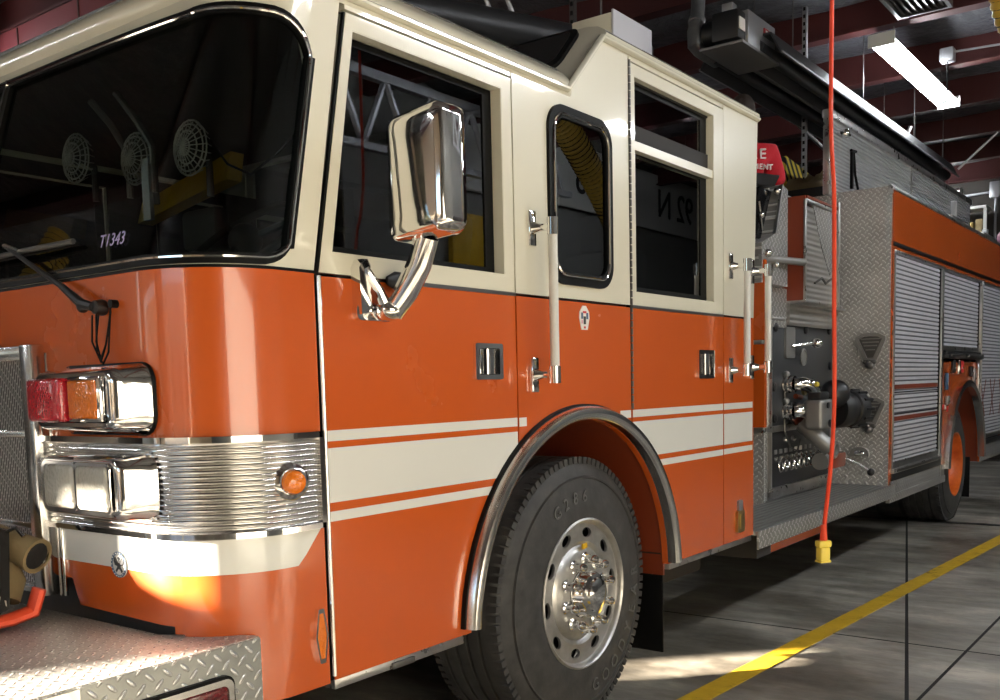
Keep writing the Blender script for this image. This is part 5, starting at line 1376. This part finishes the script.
    for word, z, sz, f0 in (('FIRE', 1.385, .10, -.155), ('DEPARTMENT', 1.30, .052, -.155)):
        n = len(word)
        for k, ch in enumerate(word):
            r_ = (k-(n-1)/2)*sz*.72; f_ = f0+abs(r_)**2*1.2
            b.text(ch, Matrix.Translation(W_(f_, r_, z)) @ T0, sz, .012)
        b.build('shirt_lettering', t); b = MB().m('sticker_white')
    b.bm.free()
person()
# ---- what stands on the other side of the aisle, seen as reflections in the glass
b = MB().m('off_white').box(10.6, 17.0, -5.24, -5.2, 3.75, 4.6, .01)
t_ = tag(b.build('banner'), 'pale wall sign with black lettering across the aisle', 'sign')
for w_, x_ in (('92 N', 14.6), ('D303', 12.1)):
    b = MB().m('black_plastic').text(w_, T_back(x_, -5.19, 4.15), .62, .005); b.build('sign_lettering', t_)
b = MB().m('yellow_paint').box(8.9, 9.75, -5.27, -5.2, 2.8, 3.42, .01); tag(b.build('yellow_board'), 'yellow board fixed to the wall across the aisle', 'board')
b = MB().m('off_white').box(8.6, 9.6, -5.27, -5.2, 3.7, 4.5, .01); tag(b.build('white_board'), 'white board fixed to the wall above the yellow board', 'board')
b = MB().m('gunmetal').box(5.6, 8.4, -5.25, -4.65, 0, 2.0, .01); b.m('black_plastic').box(6.3, 6.32, -4.65, -4.64, .1, 1.9); b.box(7.0, 7.02, -4.65, -4.64, .1, 1.9); b.box(7.7, 7.72, -4.65, -4.64, .1, 1.9)
tag(b.build('gear_locker'), 'row of dark steel lockers against the wall across the aisle', 'locker')
b = MB().m('door_panel')
for k in range(5): b.box(-5.9, -5.84, -2.95, -1.40, k*.65, k*.65+.62, .01)
tag(b.build('panel_door'), 'beige sectional panel standing between two bay openings', 'door')
# truss across the aisle
b = MB().m('galvanised')
b.box(5.6, 9.4, -4.04, -3.96, 4.06, 4.14); b.box(5.6, 9.4, -4.04, -3.96, 3.45, 3.51)
for k in range(6):
    x = 5.65+k*.6; b.tube([(x, -4.0, 3.48), (x+.3, -4.0, 4.1)], .03, 6); b.tube([(x+.3, -4.0, 4.1), (x+.6, -4.0, 3.48)], .03, 6)
for x in (5.7, 9.3): b.tube([(x, -4.0, 4.1), (x, -4.0, 4.7)], .02, 6)
tag(b.build('steel_truss'), 'light steel truss hanging over the aisle', 'truss')
ribbed_hose('exhaust_hose', smooth_pts([(7.9, -3.4, 4.6), (8.2, -3.5, 4.2), (8.6, -3.5, 3.95), (9.34, -3.5, 3.36), (9.8, -3.5, 2.8), (9.9, -3.5, 2.2)]), .14, 'ribbed exhaust hose slanting down across the aisle')
# unseen pickup added in the next bay, its roof shaped to cut the sun patch
def pickup_sun_blocker():
    t = empty('sun_blocker_pickup', (-3.0, 5.5, 0), 'added unseen dark grey pickup in the next bay, shaping the sun patch on the nose', 'car')
    lo = [(-5.35, .45), (-5.4, .8), (-5.25, 1.0), (-4.35, 1.12), (-2.3, 1.12), (-2.28, .86), (-.25, .86), (-.2, .8), (-.2, .45)]
    up = [(-4.35, 1.12), (-3.62, 1.52), (-3.36, 1.635), (-3.05, 1.745), (-2.6, 1.76), (-2.45, 1.72), (-2.3, 1.12)]
    b = MB().m('gunmetal')
    def sect(pts, y0, y1, ins):
        c = [(sum(p[0] for p in pts)/len(pts), 0)]
        b.loft([[(x, y0+ins, z) for x, z in pts], [(x, y0, z) for x, z in pts], [(x, y1, z) for x, z in pts], [(x, y1-ins, z) for x, z in pts]])
    sect(lo, 4.5, 6.5, .04)
    n = len(up)
    b.loft([[(x, 4.55+.16*(z-1.12), z) for x, z in up], [(x, 4.72+.0*(z-1.12), z+.02) for x, z in up], [(x, 6.28, z+.02) for x, z in up], [(x, 6.45-.16*(z-1.12), z) for x, z in up]])
    b.build('car_body', t)
    for y, s in ((4.545, -1), (6.455, 1)):
        for xa, xb in ((-3.9, -3.1), (-3.0, -2.5)):
            b = MB().m('black_gloss').prism([(xa+.0, y+s*-.0, 1.18), (xb, y, 1.18), (xb, y-s*.075, 1.66), (max(xa+.35, -3.4) if xa < -3 else xa, y-s*.075, 1.62)], (0, s*.01, 0)); b.build('side_window', t)
    b = MB().m('black_gloss').prism([(-4.33, 4.62, 1.15), (-3.62, 4.72, 1.63), (-3.62, 6.28, 1.63), (-4.33, 6.38, 1.15)], (-.008, 0, .012)); b.build('front_window', t)
    for x in (-4.5, -1.05):
        for y, s in ((4.5, -1), (6.5, 1)):
            b = MB().m('tyre_rubber').lathe([(.2, .01), (.3, .02), (.36, 0), (.37, -.05), (.37, -.2), (.2, -.22)], (x, y, .37), (0, s, 0), 32, closed=False); b.m('chrome_soft').lathe([(0, .0), (.06, .0), (.2, .012), (.21, .0)], (x, y, .37), (0, s, 0), 24); b.build('car_wheel', t)
    for y in (4.62, 6.12):
        b = MB().m('lens_clear').box(-5.405, -5.3, y, y+.26, .82, .95, .01); b.build('car_headlight', t)
pickup_sun_blocker()
# building across the street
b = MB().m('door_panel').box(-30, -26, -16, 26, -.03, 4.6)
for k in range(12): b.m('black_gloss').box(-26.0, -25.97, -14+k*3.2, -12.6+k*3.2, 1.0, 2.6)
tag(b.build('street_building'), 'low beige building across the street, outside the bay doors', 'building')
